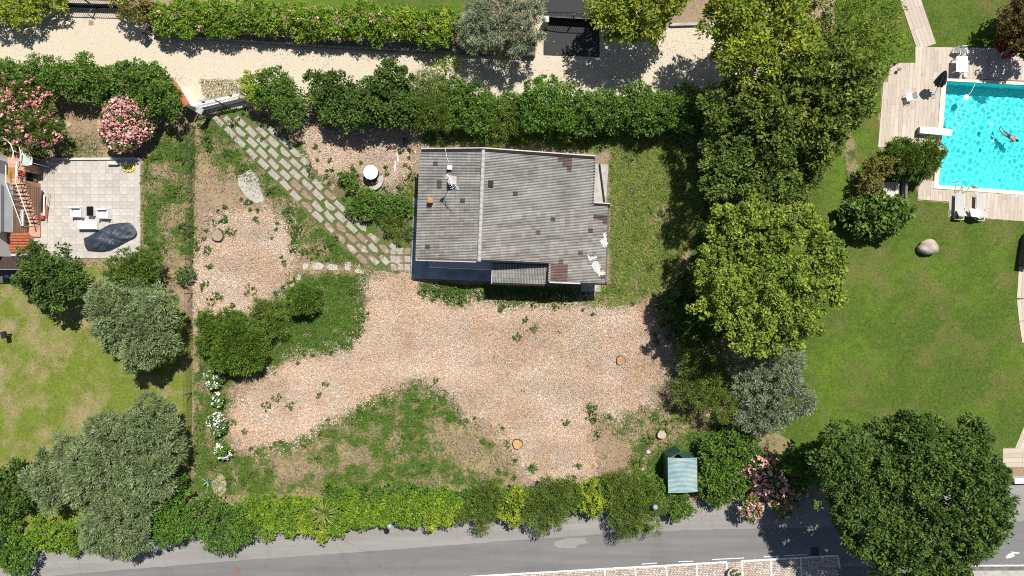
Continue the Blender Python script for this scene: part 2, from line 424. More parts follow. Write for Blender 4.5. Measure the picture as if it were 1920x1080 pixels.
# asphalt street
def crack(mat, amount, stretch=1.0):
    n = mat.node_tree.nodes; l = mat.node_tree.links; b = n['Principled BSDF']
    src = b.inputs['Base Color'].links[0].from_socket
    tc = n.new('ShaderNodeTexCoord'); no = n.new('ShaderNodeTexNoise'); no.inputs['Scale'].default_value = 1.3; no.inputs['Detail'].default_value = 6
    l.new(tc.outputs['Object'], no.inputs['Vector'])
    mx = n.new('ShaderNodeMix'); mx.data_type = 'RGBA'; mx.inputs['Factor'].default_value = .45
    l.new(tc.outputs['Object'], mx.inputs['A']); l.new(no.outputs['Color'], mx.inputs['B'])
    vo = n.new('ShaderNodeTexVoronoi'); vo.feature = 'DISTANCE_TO_EDGE'; vo.inputs['Scale'].default_value = .32; l.new(mx.outputs['Result'], vo.inputs['Vector'])
    mr = n.new('ShaderNodeMapRange'); mr.inputs[1].default_value = .0; mr.inputs[2].default_value = .012; mr.inputs[3].default_value = amount; mr.inputs[4].default_value = 0
    l.new(vo.outputs['Distance'], mr.inputs['Value'])
    # long stains along the driving direction
    mp = n.new('ShaderNodeMapping'); mp.inputs['Scale'].default_value = (.12, 1.6, 1); mp.inputs['Rotation'].default_value = (0, 0, -.06); l.new(tc.outputs['Object'], mp.inputs['Vector'])
    st = n.new('ShaderNodeTexNoise'); st.inputs['Scale'].default_value = 1.0; st.inputs['Detail'].default_value = 7; l.new(mp.outputs['Vector'], st.inputs['Vector'])
    sr = n.new('ShaderNodeMapRange'); sr.inputs[1].default_value = .35; sr.inputs[2].default_value = .7; sr.inputs[3].default_value = .86; sr.inputs[4].default_value = 1.10; l.new(st.outputs['Fac'], sr.inputs['Value'])
    sc_ = n.new('ShaderNodeVectorMath'); sc_.operation = 'SCALE'; l.new(src, sc_.inputs[0]); l.new(sr.outputs['Result'], sc_.inputs['Scale'])
    m2 = n.new('ShaderNodeMix'); m2.data_type = 'RGBA'; m2.inputs['B'].default_value = (.05, .05, .05, 1)
    l.new(mr.outputs['Result'], m2.inputs['Factor']); l.new(sc_.outputs['Vector'], m2.inputs['A']); l.new(m2.outputs['Result'], b.inputs['Base Color'])
crack(asph_old, .16); crack(asph_new, .12)
def xline(t): return t
road_up = [(-600,1075),(0,1040),(350,992),(900,962),(1300,938),(1540,936),(1920,908),(2400,880)]
sheet('asphalt_road', road_up+[(2400,1400),(-600,1400)], 0.006, asph_old, 'worn grey asphalt street along the garden hedge')
sheet('asphalt_road', [(-600,1150),(110,1078),(480,1048),(713,1032),(960,1013),(1205,997),(1345,992),(1453,991),(1700,985),(2400,960),(2400,1500),(-600,1500)], 0.010, asph_new,
      'darker newer asphalt lane of the street', rag=0.8, seed=10)
sheet('asphalt_patch', [(1040,1016),(1062,1009),(1098,1008),(1097,1013),(1104,1017),(1085,1021),(1078,1027),(1048,1027),(1039,1022)], 0.014, asph_old, 'pale repair patch in the street', rag=1.0, seed=12)
sheet('asphalt_patch', [(866,1007),(888,1005),(890,1016),(868,1018)], 0.014, plain('patch_grey', (0.31,0.29,0.28), 0.9, 0.2, 8), 'small square repair by the hedge', rag=0.8, seed=13)
# pavement setts and bays south of the street
bay = [(880,1080),(1180,1066),(1361,1054),(1570,1042),(1573,1062),(1815,1068),(1815,1300),(700,1300),(860,1085)]
sett_base = plain('sett_joint', (0.16, 0.14, 0.125), 0.95, 0.2, 8)
sheet('parking_strip', bay, 0.014, sett_base, 'strip of paved parking bays beside the street')
def wquad(name, a, b, w, z, mat, label):
    a = P(*a); b = P(*b); d = (b-a); d.z = 0; n_ = Vector((-d.y, d.x, 0)).normalized()*w/2
    m = MB(); k = max(2, int(d.length/0.12)); rr = random.Random(int(a.x*100))
    top = []; bot = []
    for i in range(k+1):
        p = a+d*(i/k); top.append(p+n_*(1+rr.uniform(-.18, .12))); bot.append(p-n_*(1+rr.uniform(-.18, .12)))
    vs = [(p.x, p.y, z) for p in top]+[(p.x, p.y, z) for p in bot]
    m.add(vs, [(k+1+i, k+2+i, i+1, i) for i in range(k)])
    o = m.build(name, mat); o['label'] = label; o['kind'] = 'structure'
    return o
# setts: rows following the bay edge, too small to pick apart singly
def setts():
    vs = []; fs = []; cols = []
    r = random.Random(4)
    x = 870.0; pxw, pxh = 5.2, 3.4
    ang = math.atan2(-12.5, 200)
    ca, sa = math.cos(ang), math.sin(ang)
    for row in range(0, 20):
        for c in range(0, 180):
            u = c*pxw+(row % 2)*pxw/2; v = row*pxh+3.2
            px = 880+u*ca-v*sa; py = 1081+u*sa+v*ca-1.5
            if px > 1572 or py > 1092: continue
            ok = inpoly(np.array([px]), np.array([py]), bay)[0]
            if not ok: continue
            p = P(px, py); w, h = M(pxw)*0.44, M(pxh)*0.42
            z = 0.022+r.uniform(0, 0.006); b = len(vs)
            for (sx, sy, zz) in ((-1,-1,0.012),(1,-1,0.012),(1,1,0.012),(-1,1,0.012),(-.85,-.8,z),(.85,-.8,z),(.85,.8,z),(-.85,.8,z)):
                lx, ly = sx*w, sy*h
                vs.append((p.x+lx*ca+ly*sa, p.y-lx*sa+ly*ca, zz))
            fs += [(b+4,b+5,b+6,b+7),(b,b+1,b+5,b+4),(b+1,b+2,b+6,b+5),(b+2,b+3,b+7,b+6),(b+3,b,b+4,b+7)]
            k = r.uniform(0.8, 1.2); base = r.choice([(0.40,0.32,0.27),(0.44,0.37,0.32),(0.36,0.30,0.27),(0.47,0.42,0.36)])
            cols += [tuple(q*k for q in base)]*5
    o = npmesh('setts', np.array(vs), np.array(fs), CHIP, None, np.array(cols)); tag(o, 'small brownish paving setts of the parking bays', kind='stuff')
setts()
ml = 'white painted line along the parking bays'
wquad('road_marking', (880,1081), (1363,1053.5), 0.14, 0.032, ROADWHITE, 'long white edge line of the parking bays')
wquad('road_marking', (1389,1052), (1571,1041.5), 0.14, 0.032, ROADWHITE, 'white edge line of the bays right of the planter')
for k, (x, y) in enumerate([(1134,1067),(1191,1064),(1249,1060.5),(1306,1057),(1362,1054),(1391,1052),(1445,1049.5),(1501,1046),(1571,1042)]):
    wquad('road_marking', (x, y+1), (x+2.5+(k > 7)*1, y+(24 if k == 8 else 52)), 0.13, 0.036, ROADWHITE, 'white divider between two parking bays')
for a, b in [((1203,1057.5),(1232,1055.5)), ((1272,1053),(1300,1052)), ((1335,1049),(1395,1046)), ((1432,1044),(1460,1042.5)), ((1470,1042),(1515,1039.5))]:
    wquad('road_marking', a, b, 0.07, 0.016, ROADWHITE, 'faded old road line')
wquad('road_marking', (1520,1031.5), (1535,1028), 0.06, 0.016, ROADWHITE, 'outline round a street drain')
# pavement and kerb at the far right of the street
sheet('pavement', [(1806,1069),(2400,1066),(2400,1400),(1806,1400)], 0.13, CONC, 'concrete pavement at the street corner', thick=0.12)
sheet('kerb', [(1806,1063),(2400,1060),(2400,1065.8),(1806,1068.8)], 0.11, DCONC, 'dark kerb along the street pavement', thick=0.10)
wquad('road_marking', (1815,1060.5), (2100,1059.5), 0.12, 0.016, ROADWHITE, 'worn white line along the kerb')
sheet('road_marking', [(1886,1043),(1893,1037),(1900,1038),(1903,1042),(1894,1046),(1886,1047)], 0.016, ROADWHITE, 'scuffed white road mark', rag=0.8, seed=21)
sheet('road_marking', [(1895,1034),(1903,1035),(1912,1036),(1910,1038),(1898,1038)], 0.016, ROADWHITE, 'small scuffed white mark', rag=0.5, seed=22)

# ------------------------------------------------------------------ foliage
def leafcloud(lobes, L, W, n, clump, per, colors, up=0.45, out=0.6, shell=(0.80, 1.04), seed=0, low=-0.08, jitter=0.25, inner=0.15, spread=1.0, size_var=0.48, rough=0.10, thin=1.35, sprig=0.06):
    """leaf faces in separate rounded clumps spread over a set of ellipsoid lobes. Returns verts, faces, colours"""
    g = np.random.default_rng(seed)
    lobes = np.asarray(lobes, float)
    area = (lobes[:, 3]*lobes[:, 4]+lobes[:, 3]*lobes[:, 5]+lobes[:, 4]*lobes[:, 5])
    nc = max(4, int(n/per)); m0 = nc*5
    k = g.choice(len(lobes), m0, p=area/area.sum())
    d = g.normal(size=(m0, 3)); d /= np.linalg.norm(d, axis=1)[:, None]
    flip = (d[:, 2] < low); d[flip, 2] *= -1
    lb = lobes[k]
    ph = g.uniform(0, 6.28, (len(lobes), 6))
    bump = (np.sin(d[:, 0]*3.1+ph[k, 0])+np.sin(d[:, 1]*3.7+ph[k, 1])+np.sin(d[:, 2]*4.3+ph[k, 2])+.9*np.sin(d[:, 0]*7+d[:, 1]*6+ph[k, 3])+.8*np.sin(d[:, 1]*11-d[:, 0]*9+ph[k, 4]))*rough*.55
    rr = g.uniform(shell[0], shell[1], m0)+bump
    deep = g.random(m0) < inner; rr[deep] *= g.uniform(0.5, 0.9, deep.sum())
    far = g.random(m0) < sprig; rr[far] *= g.uniform(1.04, 1.26, far.sum())
    c = lb[:, :3]+d*lb[:, 3:6]*rr[:, None]
    keep = c[:, 2] > 0.05
    for j, q in enumerate(lobes):
        t = np.linalg.norm((c-q[:3])/q[3:6], axis=1)
        keep &= ~((t < 0.70) & (k != j))
    c = c[keep]; d = d[keep]; far = far[keep]
    # keep clumps apart so that gaps stay between them
    cell = np.floor(c/(clump*thin)+g.uniform(0, 1, 3)).astype(np.int64)
    key = cell[:, 0]*73856093 ^ cell[:, 1]*19349663 ^ cell[:, 2]*83492791
    _, ui = np.unique(key, return_index=True)
    ui = np.concatenate([g.permutation(ui), g.permutation(np.setdiff1d(np.arange(len(c)), ui))])[:nc]
    c = c[ui]; d = d[ui]; far = far[ui]
    m = len(c)
    ci = np.repeat(np.arange(m), per); N = len(ci)
    cs = clump*g.uniform(0.6, 1.3, m); cs[far] *= .6
    off = g.normal(size=(N, 3)); off /= np.linalg.norm(off, axis=1)[:, None]+1e-9
    dn = d[ci]
    od = off+dn*.45; od[:, 2] += .15; od /= np.linalg.norm(od, axis=1)[:, None]+1e-9      # leaves sit on the outer side of their clump
    pos = c[ci]+od*(cs[ci]*spread*g.random(N)**.45)[:, None]
    ax = dn*out*.5+od*out+g.normal(size=(N, 3))*0.42
    ax[:, 2] -= 0.12
    ax /= np.linalg.norm(ax, axis=1)[:, None]+1e-9
    nv = g.normal(size=(N, 3))*0.38+dn*0.25+od*.55; nv[:, 2] += up
    sd = np.cross(nv, ax); sd /= np.linalg.norm(sd, axis=1)[:, None]+1e-9
    nn = np.cross(ax, sd)
    s = g.uniform(1-size_var, 1+size_var, N)[:, None]
    b0 = pos-ax*L*0.5*s; tip = pos+ax*L*0.5*s
    lf = pos-ax*L*0.06*s+sd*W*0.5*s+nn*W*0.16*s; rt = pos-ax*L*0.06*s-sd*W*0.5*s+nn*W*0.16*s
    v = np.stack([b0, rt, tip, lf], 1).reshape(-1, 3)
    v[:, 2] = np.maximum(v[:, 2], 0.02)
    f = np.arange(N*4).reshape(N, 4)
    cols = np.asarray(colors, float)
    ca = cols[g.integers(0, len(cols), m)]; cb = cols[g.integers(0, len(cols), N)]
    col = (ca[ci]*0.6+cb*0.4)*(1+g.normal(size=(N, 1))*jitter*0.6).clip(0.45, 1.7)*(1+g.normal(size=m)*.12).clip(.7, 1.35)[ci][:, None]
    return v, f, col.clip(0.004, 0.9)

# kind: leaf length, width, leaves per m2 of lobe surface, clump radius, leaves per clump, colours, extra
K = {
 'maple':  dict(L=.18, W=.125, dens=205, clump=.42, per=62, thin=2.0, colors=[(.20,.255,.032),(.25,.295,.04),(.155,.215,.028),(.105,.165,.022)], inner=.22, rough=.26, sprig=.25),
 'acacia': dict(L=.23, W=.12, dens=165, clump=.60, per=56, colors=[(.30,.30,.022),(.21,.245,.02),(.14,.185,.018),(.36,.325,.03)], inner=.25, rough=.20, sprig=.12, thin=1.15),
 'feather':dict(L=.22, W=.07, dens=170, clump=.55, per=46, colors=[(.115,.17,.022),(.08,.13,.016),(.19,.20,.026)], inner=.25, rough=.2, sprig=.12),
 'magnolia':dict(L=.28, W=.14, dens=125, clump=.45, per=34, thin=1.7, colors=[(.075,.115,.018),(.11,.145,.022),(.18,.185,.036),(.05,.085,.014)], inner=.28, rough=.18, sprig=.1),
 'dark':   dict(L=.21, W=.11, dens=185, clump=.48, per=60, thin=1.5, colors=[(.052,.105,.019),(.072,.132,.023),(.036,.076,.014),(.105,.165,.028)], inner=.36, rough=.15, sprig=.10),
 'laurel': dict(L=.20, W=.09, dens=200, clump=.34, per=28, colors=[(.075,.155,.018),(.11,.195,.022),(.05,.11,.014),(.15,.225,.03)], rough=.12),
 'hedge':  dict(L=.18, W=.09, dens=210, clump=.38, per=30, colors=[(.085,.15,.02),(.12,.18,.024),(.055,.105,.015),(.16,.20,.032)], rough=.15, sprig=.10),
 'bright': dict(L=.18, W=.085, dens=220, clump=.32, per=26, colors=[(.13,.235,.018),(.175,.275,.022),(.09,.18,.015),(.22,.30,.026)], rough=.11),
 'yellow': dict(L=.17, W=.09, dens=210, clump=.30, per=26, colors=[(.34,.34,.02),(.26,.295,.022),(.17,.23,.018),(.40,.375,.035)], rough=.14),
 'olive':  dict(L=.26, W=.058, dens=285, clump=.42, per=60, colors=[(.21,.235,.105),(.26,.275,.145),(.14,.17,.068),(.32,.33,.19)], out=1.2, inner=.12, rough=.12, sprig=.10),
 'silver': dict(L=.24, W=.053, dens=260, clump=.42, per=56, colors=[(.235,.255,.175),(.29,.30,.22),(.165,.185,.12),(.35,.355,.27)], out=1.2, inner=.12, rough=.16, sprig=.12),
 'conifer':dict(L=.24, W=.052, dens=330, clump=.32, per=34, colors=[(.105,.155,.02),(.145,.19,.026),(.07,.11,.014)], out=1.7, rough=.10),
 'twiggy': dict(L=.15, W=.038, dens=430, clump=.44, per=70, colors=[(.085,.11,.02),(.125,.15,.028),(.06,.08,.016),(.175,.195,.036)], inner=.22, out=1.2, rough=.2, sprig=.14),
 'oleander':dict(L=.24, W=.06, dens=260, clump=.36, per=32, colors=[(.085,.15,.022),(.125,.195,.028),(.165,.215,.04),(.06,.11,.016)], out=1.2, rough=.14),
 'big':    dict(L=.36, W=.20, dens=85, clump=.42, per=16, colors=[(.075,.15,.022),(.12,.195,.03),(.165,.235,.045),(.05,.11,.016)], inner=.2, rough=.18),
 'red':    dict(L=.16, W=.10, dens=220, clump=.26, per=22, colors=[(.26,.04,.03),(.36,.075,.045),(.16,.03,.02)]),
 'copper': dict(L=.19, W=.12, dens=180, clump=.36, per=30, colors=[(.125,.075,.02),(.17,.10,.026),(.09,.06,.018),(.125,.105,.024)], rough=.08),
 'weed':   dict(L=.20, W=.09, dens=150, clump=.22, per=14, colors=[(.09,.19,.02),(.065,.14,.016),(.125,.21,.03)], low=.0),
 'ball':   dict(L=.11, W=.06, dens=420, clump=.14, per=18, colors=[(.07,.155,.02),(.09,.175,.024),(.05,.12,.016)], rough=.03, sprig=0),
 'gold':   dict(L=.17, W=.09, dens=200, clump=.30, per=24, colors=[(.22,.19,.04),(.18,.195,.03),(.27,.21,.08),(.12,.135,.022)], rough=.16),
}
K['mid'] = dict(K['dark'], colors=[(.085,.145,.024),(.115,.175,.03),(.06,.11,.018),(.165,.215,.036)], rough=.2, sprig=.14)
TONE = {'maple': (1.12,1.16,1.2), 'acacia': (.90,1.08,1.2), 'feather': (1.15,1.35,1.1), 'magnolia': (1.22,1.32,1.15), 'dark': (1.12,1.10,1.05), 'hedge': (.90,1.12,1.05), 'yellow': (.84,1.02,1.1),
        'olive': (.84,1.0,.92), 'silver': (.84,.94,.86), 'conifer': (.92,1.10,1.0), 'twiggy': (1.12,1.36,1.1), 'laurel': (.95,1.08,1.0), 'bright': (1.02,1.06,1.0)}
for _k, _t in TONE.items(): K[_k]['colors'] = [tuple(a*b for a, b in zip(c, _t)) for c in K[_k]['colors']]
def lobes_of(blobs, top, flat, seed, sub):
    r = random.Random(seed); lobes = []
    for b in blobs:
        px, py, rp = b[:3]; tp = b[3] if len(b) > 3 else top
        rz0 = min(rp/PPM*flat, tp*0.5)
        zc = max(tp-rz0, rz0*0.75)
        c = P(px, py, zc); R = rp/PPM*(CAM_H-zc)/CAM_H
        kx = r.uniform(.62, .72) if sub else .95
        lobes.append((c.x, c.y, zc, R*kx, R*kx*r.uniform(.92, 1.06), rz0))
        for i in range(sub):
            t = 2*math.pi*(i+r.uniform(-.35, .35))/max(1, sub); q = r.uniform(0.46, 0.76)
            s = r.uniform(0.26, 0.44)
            lobes.append((c.x+math.cos(t)*R*q, c.y+math.sin(t)*R*q, zc+r.uniform(-.25, .45)*rz0, R*s, R*s, min(rz0*0.7, R*s)))
    return lobes

def plant(name, label, cat, kind, blobs, top, flat=0.8, seed=1, sub=6, dens=1.0, trunk=True, flowers=None, bark=BARK, group=None, leafpart='crown'):
    k = dict(K[kind]); dd = k.pop('dens')*dens*.87
    lobes = lobes_of(blobs, top, flat, seed, sub)
    A = 0.0
    for b in blobs:
        R = b[2]/PPM; A += 2*math.pi*R*R*0.9
    base = lobes[0]
    t = thing(name, label, cat, (base[0], base[1], 0), 0, group)
    org = np.array([base[0], base[1], 0.0])
    n = int(A*dd)
    v, f, col = leafcloud(lobes, n=n, seed=seed, **k)
    npmesh(leafpart, v-org, f, LEAF, t, col)
    if trunk:
        r = random.Random(seed+50); m = MB()
        R0 = base[3]; tr = max(0.03, min(0.28, R0*0.055))
        h0 = max(0.25, base[2]-base[5]*0.25)
        p1 = Vector((r.uniform(-.1, .1), r.uniform(-.1, .1), h0*0.55)); p2 = Vector((r.uniform(-.2, .2)*R0*0.3, r.uniform(-.2, .2)*R0*0.3, h0))
        m.tube([(0, 0, -0.05), (0.01, 0, 0.15), p1, p2, p2+Vector((0, 0, base[5]*0.7))], [tr*1.35, tr*1.05, tr*0.85, tr*0.62, tr*0.2], 8)
        for lb in lobes[1:14]:
            e = Vector((lb[0]-org[0], lb[1]-org[1], lb[2]))
            s = p1 if r.random() < .5 else p2
            if (e-s).length > 9: s = Vector((e.x*0.95, e.y*0.95, 0))
            mid = (s+e)/2+Vector((r.uniform(-.1, .1), r.uniform(-.1, .1), 0.12*R0))
            m.tube([s, mid, e], [tr*0.5, tr*0.36, tr*0.1], 6)
        m.build('trunk' if top > 2.6 else 'stem', bark, t)
    if flowers:
        fk, cols, amount, size = flowers
        v, f, col = leafcloud(lobes, size, size*0.85, max(40, int(A*amount)), 0.20, 10, cols, up=0.8, out=0.3, shell=(1.02, 1.22), seed=seed+9, low=0.0, inner=0.0, jitter=.2, rough=.12)
        npmesh(fk, v-org, f, PETAL, t, col)
    return t

PINK = [(.62,.22,.27),(.70,.33,.36),(.55,.16,.22),(.75,.45,.45)]
PALEPINK = [(.72,.42,.42),(.78,.55,.52),(.66,.33,.36)]
WHITEF = [(.80,.82,.78),(.72,.75,.72),(.66,.70,.75)]
def hedgeblobs(pts, r, step, seed=0, jit=0.18, tops=None):
    """blobs along a pixel polyline"""
    rr = random.Random(seed); out = []
    for (ax, ay), (bx, by) in zip(pts[:-1], pts[1:]):
        L = math.hypot(bx-ax, by-ay); n = max(1, round(L/step))
        for i in range(n):
            t = (i+.5)/n
            out.append((ax+(bx-ax)*t+rr.uniform(-3, 3), ay+(by-ay)*t+rr.uniform(-4, 4), r*rr.uniform(1-jit, 1+jit)))
    return out

# ------------------------------------------------------------------ the house
HA = math.radians(2.2)
HU = Vector((math.cos(HA), -math.sin(HA), 0)); HV = Vector((-math.sin(HA), -math.cos(HA), 0))
ZR = 4.2
HO = P(906, 277, ZR); HO.z = 0
def hl(px, py, z):
    d = P(px, py, z)-HO; return (d.dot(HU), d.dot(HV))
def hw(u, v, z=0.0):
    return HO+HU*u+HV*v+Vector((0, 0, z))
house = thing('house', 'single-storey house with weathered grey tiled gable roof', 'house', (0, 0, 0))
# local plan (metres): u across (left slope negative), v down the picture
UW = hl(787, 380, 3.05)[0]; VB = hl(899, 491, ZR)[1]
UE1 = hl(1114, 330, 2.75)[0]; VS = hl(1114, 382, 2.75)[1]; UE2 = hl(1140, 450, 2.55)[0]; VE = hl(1100, 532, 2.8)[1]
UN0 = hl(922, 500, 4.0)[0]; UN1 = hl(1029, 500, 3.4)[0]; VN = hl(960, 492, 3.8)[1]
SW, SE = (ZR-3.05)/abs(UW), 0.175
def zroof(u): return ZR-(SW*-u if u < 0 else SE*u)
def roofmat(name, attr):
    m, n, l, b = newmat(name)
    tc = n.new('ShaderNodeTexCoord')
    no = n.new('ShaderNodeTexNoise'); no.inputs['Scale'].default_value = 1.1; no.inputs['Detail'].default_value = 9; no.inputs['Roughness'].default_value = .68
    ge = n.new('ShaderNodeNewGeometry'); mp = n.new('ShaderNodeMapping'); mp.inputs['Scale'].default_value = (.30, 1.5, 1)
    l.new(ge.outputs['Position'], mp.inputs['Vector']); l.new(mp.outputs['Vector'], no.inputs['Vector'])
    if attr:
        src = n.new('ShaderNodeAttribute'); src.attribute_name = 'col'; s = src.outputs['Color']
    else:
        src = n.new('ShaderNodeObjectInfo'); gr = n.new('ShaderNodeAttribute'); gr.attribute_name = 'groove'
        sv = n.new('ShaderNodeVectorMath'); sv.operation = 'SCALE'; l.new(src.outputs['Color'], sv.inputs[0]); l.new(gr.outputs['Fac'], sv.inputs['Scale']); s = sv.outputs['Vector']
    r = ramp(n, [(0.28, (.50, .50, .49)), (.5, (.88, .88, .88)), (.72, (1.15, 1.15, 1.13))]); l.new(no.outputs['Fac'], r.inputs['Fac'])
    mx = n.new('ShaderNodeMix'); mx.data_type = 'RGBA'; mx.blend_type = 'MULTIPLY'; mx.inputs['Factor'].default_value = 1
    l.new(s, mx.inputs['A']); l.new(r.outputs['Color'], mx.inputs['B'])
    f2 = n.new('ShaderNodeTexNoise'); f2.inputs['Scale'].default_value = 14; f2.inputs['Detail'].default_value = 5
    l.new(ge.outputs['Position'], f2.inputs['Vector'])
    r2 = ramp(n, [(.52, (0, 0, 0)), (.66, (1, 1, 1))]); l.new(f2.outputs['Fac'], r2.inputs['Fac'])
    m2 = n.new('ShaderNodeMix'); m2.data_type = 'RGBA'; m2.inputs['B'].default_value = (.10, .095, .085, 1)
    hf = n.new('ShaderNodeMath'); hf.operation = 'MULTIPLY'; hf.inputs[1].default_value = .45; l.new(r2.outputs['Color'], hf.inputs[0])
    l.new(hf.outputs[0], m2.inputs['Factor']); l.new(mx.outputs['Result'], m2.inputs['A'])
    l.new(m2.outputs['Result'], b.inputs['Base Color'])
    b.inputs['Roughness'].default_value = .92; b.inputs['Specular IOR Level'].default_value = .2
    return m
TILE_A = roofmat('weathered_roof_tiles', True); TILE_O = roofmat('weathered_roof_tile', False)
TU, TV = 0.34, 0.326
def tile_geo(slope):
    """one interlocking tile: three ribs running down the slope, lower end standing proud"""
    prof = []
    for k in range(3):
        a = k/3
        prof += [(a, .0), (a+.07, .050), (a+.17, .050), (a+.25, .0)]
    prof.append((1.0, 0.0))
    vs = []
    for e, (uu, lift) in enumerate(((0, .004), (TU, .026))):
        for (q, h) in prof: vs.append((uu, q*TV-TV/2, h+lift))
    n = len(prof)
    for (q, h) in prof: vs.append((TU, q*TV-TV/2, -.01))
    fs = [(i, n+i, n+i+1, i+1) for i in range(n-1)]+[(n+i, 2*n+i, 2*n+i+1, n+i+1) for i in range(n-1)]
    groove = [1.0 if i % 4 in (0, 1) else (.56 if i % 4 == 3 else .80) for i in range(n-1)]+[.75]*(n-1)  # channel dirt plus painted rib shade: channels, one flank and lips darker
    return np.array(vs), np.array(fs), np.array(groove)
GREYS = [(0.295,0.291,0.276), (0.282,0.278,0.262), (0.308,0.305,0.290), (0.268,0.264,0.253), (0.321,0.318,0.304)]
PINKS = [(0.273,0.246,0.228), (0.251,0.224,0.205), (0.290,0.269,0.251)]
REDS = [(.140,.095,.085),(.150,.105,.095),(.168,.120,.108)]
DARKT = [(0.112,0.096,0.088), (0.096,0.072,0.068)]
def tile_color(px, py, r):
    """weathering zones of this roof: reddish replacement tiles and a browner lower half"""
    red = [(1045,287,1064,300),(1058,300,1069,312),(1063,312,1068,318),(1032,493,1061,528),(1043,484,1052,494)]
    for (a, b, c, d) in red:
        if a <= px <= c and b <= py <= d: return r.choice(REDS), True
    single = [(817,308),(823,340),(824,348),(802,466),(1037,411),(1009,437),(1121,405),(1135,405),(1135,413),(1111,435),(1084,474),(962,364),(866,380),(1132,521)]
    for (a, b) in single:
        if abs(px-a) < 4.6 and abs(py-b) < 4.2: return r.choice(DARKT+REDS[:1]), True
    pb = 0.06 if py < 390 else 0.40
    if 850 < px < 900 and 418 < py < 440: pb = .85
    if r.random() < pb: return r.choice(PINKS), r.random() < .05
    return r.choice(GREYS), r.random() < .03
def slope_tiles():
    r = random.Random(8); items = []
    for side in (-1, 1):
        v = 0.45
        while v < VE-0.1:
            u = 0.12
            while True:
                uc = u+TU/2
                if side < 0:
                    if uc > -UW-.02 or v > VB-.12: break
                else:
                    lim = UE2-.05 if v > VS+.22 else UE1-.12
                    if uc > lim: break
                    if v > VN-.1 and uc < UN0-.1: u += TU; continue
                    if v > VN-.02 and UN0-.3 < uc < UN1+.12: u += TU; continue
                uu = side*uc; z = zroof(uu)
                w = hw(uu, v, z); k = CAM_H/(CAM_H-z)*PPM
                c, sp = tile_color(960+w.x*k, 540-w.y*k, r)
                items.append((side, u, v, c, sp, z)); u += TU
            v += TV
    return items
items = slope_tiles()
meshes = {}
base_v, base_f, groove = tile_geo(0)
def tile_matrix(side, u, v):
    z = zroof(side*u); s = SW if side < 0 else SE
    t = math.atan(s)
    du = (HU*side*math.cos(t)+Vector((0, 0, -math.sin(t)))); dv = HV.copy(); dn = Vector((HU.x*side*math.sin(t), HU.y*side*math.sin(t), math.cos(t)))
    p = hw(side*u, v, z+.02)
    return Matrix(((du.x, dv.x, dn.x, p.x), (du.y, dv.y, dn.y, p.y), (du.z, dv.z, dn.z, p.z), (0, 0, 0, 1)))
singles = sorted([i for i in items if i[4]], key=lambda q: 0)[:]
rest = [i for i in items if not i[4]]
rest.sort(key=lambda q: -q[5])
take = max(0, 290-len(singles)); singles += rest[:take]; rest = rest[take:]
tm = {}
for side in (-1, 1):
    me = bpy.data.meshes.new('tile'); f_ = base_f if side < 0 else base_f
    me.from_pydata(base_v.tolist(), [], f_.tolist()); me.update(); me.materials.append(TILE_O); tm[side] = me
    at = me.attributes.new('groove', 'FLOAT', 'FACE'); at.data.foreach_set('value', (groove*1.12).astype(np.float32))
    me.polygons.foreach_set('use_smooth', np.zeros(len(me.polygons), bool))
for (side, u, v, c, sp, z) in singles:
    o = bpy.data.objects.new('tile', tm[side]); link(o, house); o.matrix_local = tile_matrix(side, u, v); o.color = (*c, 1)
av = []; af = []; ac = []; nb = 0
for (side, u, v, c, sp, z) in rest:
    m_ = np.array(tile_matrix(side, u, v)); q = base_v@m_[:3, :3].T+m_[:3, 3]
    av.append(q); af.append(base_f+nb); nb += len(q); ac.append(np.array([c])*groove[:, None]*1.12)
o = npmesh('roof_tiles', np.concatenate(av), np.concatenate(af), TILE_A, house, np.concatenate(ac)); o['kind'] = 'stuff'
def hpoly(pts): return [tuple(hw(u, v)[:2]) for u, v in pts]
ROOFD = plain('roof_deck', (.12, .11, .10), .95, .2, 5)
FLASH = plain('dark_flashing', (.028, .026, .025), .9, .2, 4, spec=.1)
LFLASH = plain('pale_flashing', (.5, .49, .46), .6, .15, 4)
# roof decks under the tiles
d = MB()
def slab(m, pts, t=.10):
    n = len(pts)
    top = [hw(u, v, zroof(u)) for u, v in pts]; bot = [p-Vector((0, 0, t)) for p in top]
    m.add(top+bot, [tuple(range(n)), tuple(reversed(range(n, 2*n)))]+[(i, n+i, n+(i+1) % n, (i+1) % n) for i in range(n)])
slab(d, [(UW, .02), (-.002, .02), (-.002, VB), (UW, VB)])
d.build('roof_deck', ROOFD, house)
d = MB()
slab(d, [(0, .02), (UE1, .02), (UE1, VS), (UE2, VS), (UE2, VE), (UN1+.06, VE), (UN1+.06, VN), (0, VN)])
d.build('roof_deck', ROOFD, house)
# ridge tiles
rt = bpy.data.meshes.new('ridge_tile'); m_ = MB(); vs = []
for e in (0, .44):
    for k in range(7):
        a = math.pi*k/6; vs.append((-.13*math.cos(a)*(1+.08*(e > 0)), e, .085*math.sin(a)*(1+.1*(e > 0))))
rt.from_pydata(vs, [], [(i, i+1, i+8, i+7) for i in range(6)]); rt.update()
RIDGE = plain('ridge_grey', (.40, .38, .35), .9, .25, 5, .01)
rt.materials.append(RIDGE)
n_r = int((VB-.15)/.40)
for i in range(n_r):
    o = bpy.data.objects.new('ridge_tile', rt); link(o, house)
    p = hw(.02, .14+i*(VB-.2)/n_r, ZR+.015)
    o.matrix_local = Matrix.Translation(p) @ Matrix.Rotation(-math.pi/2-HA+math.pi/2+math.pi, 4, 'Z')
